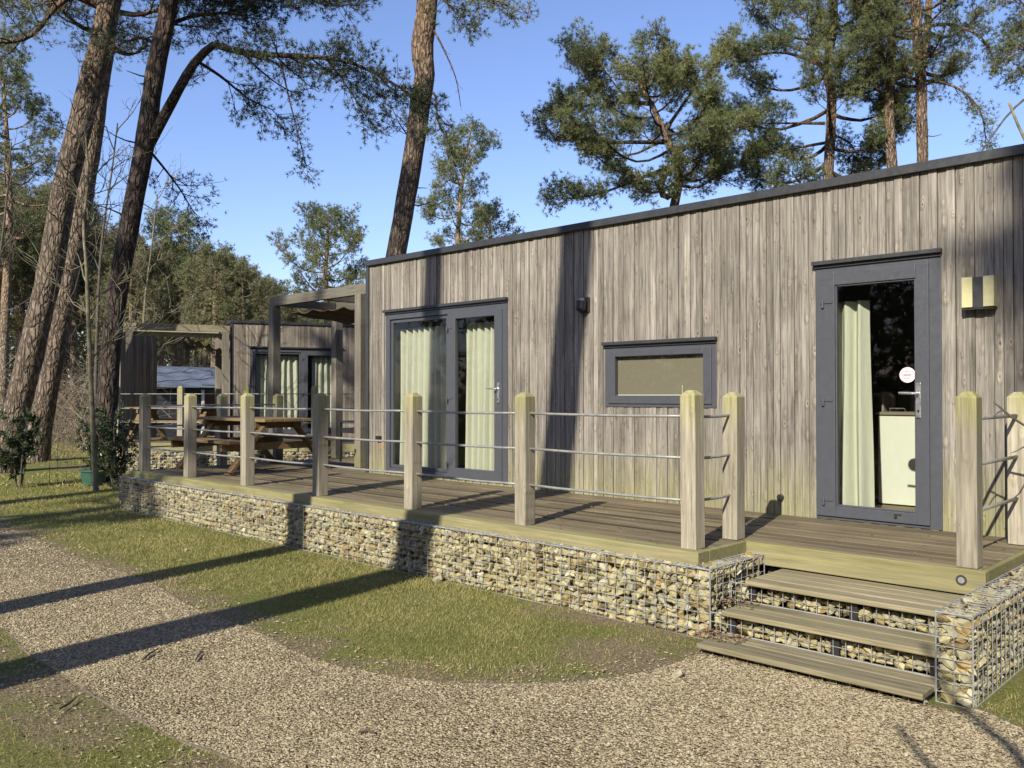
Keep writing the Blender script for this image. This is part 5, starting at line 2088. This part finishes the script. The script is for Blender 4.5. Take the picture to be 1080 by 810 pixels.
bs = atz(20, 515)
leaf_shrub('laurel_shrub', 'dark glossy-leaved shrub standing alone at the left edge of the lawn', (bs[0], bs[1], 0), 1.25, .5, 2100, .085, .034, 81, 5, .35)
bs = atz(122, 514)
leaf_shrub('holly_shrub', 'spreading dark evergreen shrub between the green tub and the gabion end', (bs[0], bs[1], 0), 1.35, .75, 3600, .06, .028, 82, 8, .15)
bs = atz(99, 512)
leaf_shrub('holly_shrub', 'upright dark evergreen shrub growing out of the green tub', (bs[0], bs[1], .2), 1.2, .4, 1600, .06, .028, 83, 5, .2)
gt = thing('green_tub', 'dark green plastic tub standing at the edge of the lawn', 'tub', (bs[0], bs[1], 0))
b = MB()
b.tube([(bs[0], bs[1], 0), (bs[0], bs[1], .02), (bs[0], bs[1], .27)], [.17, .18, .22], 20)
b.build('body', M['green_tub'], gt, 0, False)
b = MB()
b.tube([(bs[0], bs[1], .255), (bs[0], bs[1], .285)], [.235, .235], 20)
b.build('rim', M['green_tub'], gt)
wp = atz(122, 470)
for q, (px, py, D, hh) in enumerate(((60, 512, 0, .9), (70, 514, 0, .7), (52, 510, 0, .8))):
    p = atz(px, py)
    bare_tree('thin dead plant stalk standing on the lawn edge between the two evergreen shrubs', [np.array([p[0], p[1], -.03]), np.array([p[0] + .02, p[1], hh * .5]), np.array([p[0] + .05 * (q - 1), p[1] + .03, hh])], .006, 84 + q, 4, .3, 'darkbark', 'dead stalks on the lawn edge', .3, 1)

# --- the thin branch hanging in at the right of the cabin, with its shadow on the gravel
b = MB()
tw = thing('bare_branch', 'thin dead branch leaning in at the right edge in front of the right-hand fence post', 'branch', (-.6, 5.6, 0))
p = [at(1150, 470, 5.6), at(1110, 462, 5.6), at(1080, 450, 5.6), at(1063, 436, 5.6), at(1048, 424, 5.6)]
p0 = [np.array([p[0][0] + .6, p[0][1] - .2, -.05]), np.array([p[0][0] + .35, p[0][1] - .1, .75])]
b.tube(catmull(p0 + p, 14), np.linspace(.022, .006, 14), 6)
b.build('stem', M['darkbark'], tw, 0, True)
b = MB()
b.tube(catmull([at(1063, 436, 5.6), at(1056, 433, 5.6), at(1046, 441, 5.55)], 5), [.006, .005, .005, .004, .002], 5)
b.tube(catmull([at(1090, 455, 5.6), at(1082, 470, 5.6), at(1066, 478, 5.6)], 5), [.006, .005, .005, .004, .002], 5)
b.build('side_twig', M['darkbark'], tw, 0, True)
tw = thing('bare_branch', 'pale dead branch poking up above the roof edge at the upper right', 'branch', tuple(at(1085, 417, 14)[:2]) + (0,))
b = MB()
q = [at(1092, 190, 14.0), at(1080, 150, 14), at(1070, 122, 14), at(1064, 108, 14)]
q = [np.array([q[0][0], q[0][1], -.05])] + q
b.tube(catmull(q, 16), np.linspace(.05, .02, 16), 8)
b.build('stem', M['palebark'], tw, 0, True)
b = MB()
b.tube(catmull([at(1080, 105, 14), at(1062, 122, 14), at(1036, 158, 13.9)], 6), np.linspace(.02, .01, 6), 6)
b.build('side_twig', M['darkbark'], tw, 0, True)

# a sapling beside the viewpoint whose thin tip throws the crooked line over the gravel by the steps
sp_ = thing('bare_sapling', 'thin leafless sapling outside the photo whose shadow crosses the gravel by the steps', 'tree', (.95, -.2, 0))
b = MB()
b.tube(catmull([(.95, -.2, -.05), (.72, -.36, 1.5), (.45, -.5, 3.0), (.37, -.80, 3.5), (.24, -1.1, 4.0), (.2, -1.22, 4.3)], 20), np.linspace(.055, .017, 20), 6)
b.build('stem', M['darkbark'], sp_, 0, True)
b = MB()
b.tube(catmull([(.62, -.42, 2.0), (.30, -.42, 2.5), (.05, -.52, 2.9), (-.12, -.50, 3.15)], 8), np.linspace(.026, .014, 8), 5)
b.tube(catmull([(.45, -.5, 3.0), (.62, -.62, 3.4), (.70, -.70, 3.8)], 6), np.linspace(.02, .012, 6), 5)
b.build('side_twig', M['darkbark'], sp_, 0, True)

# ================================================================== LIGHT, CAMERA
SUN_EL, SUN_AZ = rad(32.0), math.atan2(.287, -.958)      # towards the sun: x = sin, y = cos
w = bpy.data.worlds.new('World')
scene.world = w
w.use_nodes = True
nt = w.node_tree
nt.nodes.clear()
out = nt.nodes.new('ShaderNodeOutputWorld')
bg = nt.nodes.new('ShaderNodeBackground')
sky = nt.nodes.new('ShaderNodeTexSky')
sky.sky_type = 'NISHITA'
sky.sun_disc = False
sky.sun_elevation = SUN_EL
sky.sun_rotation = SUN_AZ
sky.altitude = 0
sky.air_density = 1.0
sky.dust_density = .6
sky.ozone_density = 5.0
tint = nt.nodes.new('ShaderNodeMix')
tint.data_type = 'RGBA'
tint.blend_type = 'MULTIPLY'
tint.inputs[0].default_value = 1
tint.inputs[7].default_value = (1.14, .985, 1.05, 1)
nt.links.new(sky.outputs[0], tint.inputs[6])
nt.links.new(tint.outputs[2], bg.inputs[0])
bg.inputs[1].default_value = .118
nt.links.new(bg.outputs[0], out.inputs[0])
ld = bpy.data.lights.new('sun', 'SUN')
ld.energy = 4.5
ld.angle = rad(.53)
ld.color = (1.0, .925, .79)
lo = bpy.data.objects.new('sun', ld)
COL.objects.link(lo)
sd_ = Vector((math.cos(SUN_EL) * .287, math.cos(SUN_EL) * -.958, math.sin(SUN_EL)))
lo.rotation_euler = sd_.to_track_quat('Z', 'Y').to_euler()
lo.location = (3, -6, 12)

cd = bpy.data.cameras.new('camera')
cd.sensor_width = 36
cd.lens = FP / 1080 * 36
cd.clip_start = .05
cd.clip_end = 1000
co = bpy.data.objects.new('camera', cd)
COL.objects.link(co)
co.location = (0, 0, EYE)
co.rotation_euler = (math.pi / 2 + PITCH, 0, YAW)
scene.camera = co
scene.view_settings.view_transform = 'Standard'
scene.view_settings.look = 'None'
scene.view_settings.gamma = 1
scene.view_settings.exposure = 0.76
scene.cycles.max_bounces = 6
scene.cycles.transparent_max_bounces = 12
scene.cycles.use_denoising = True
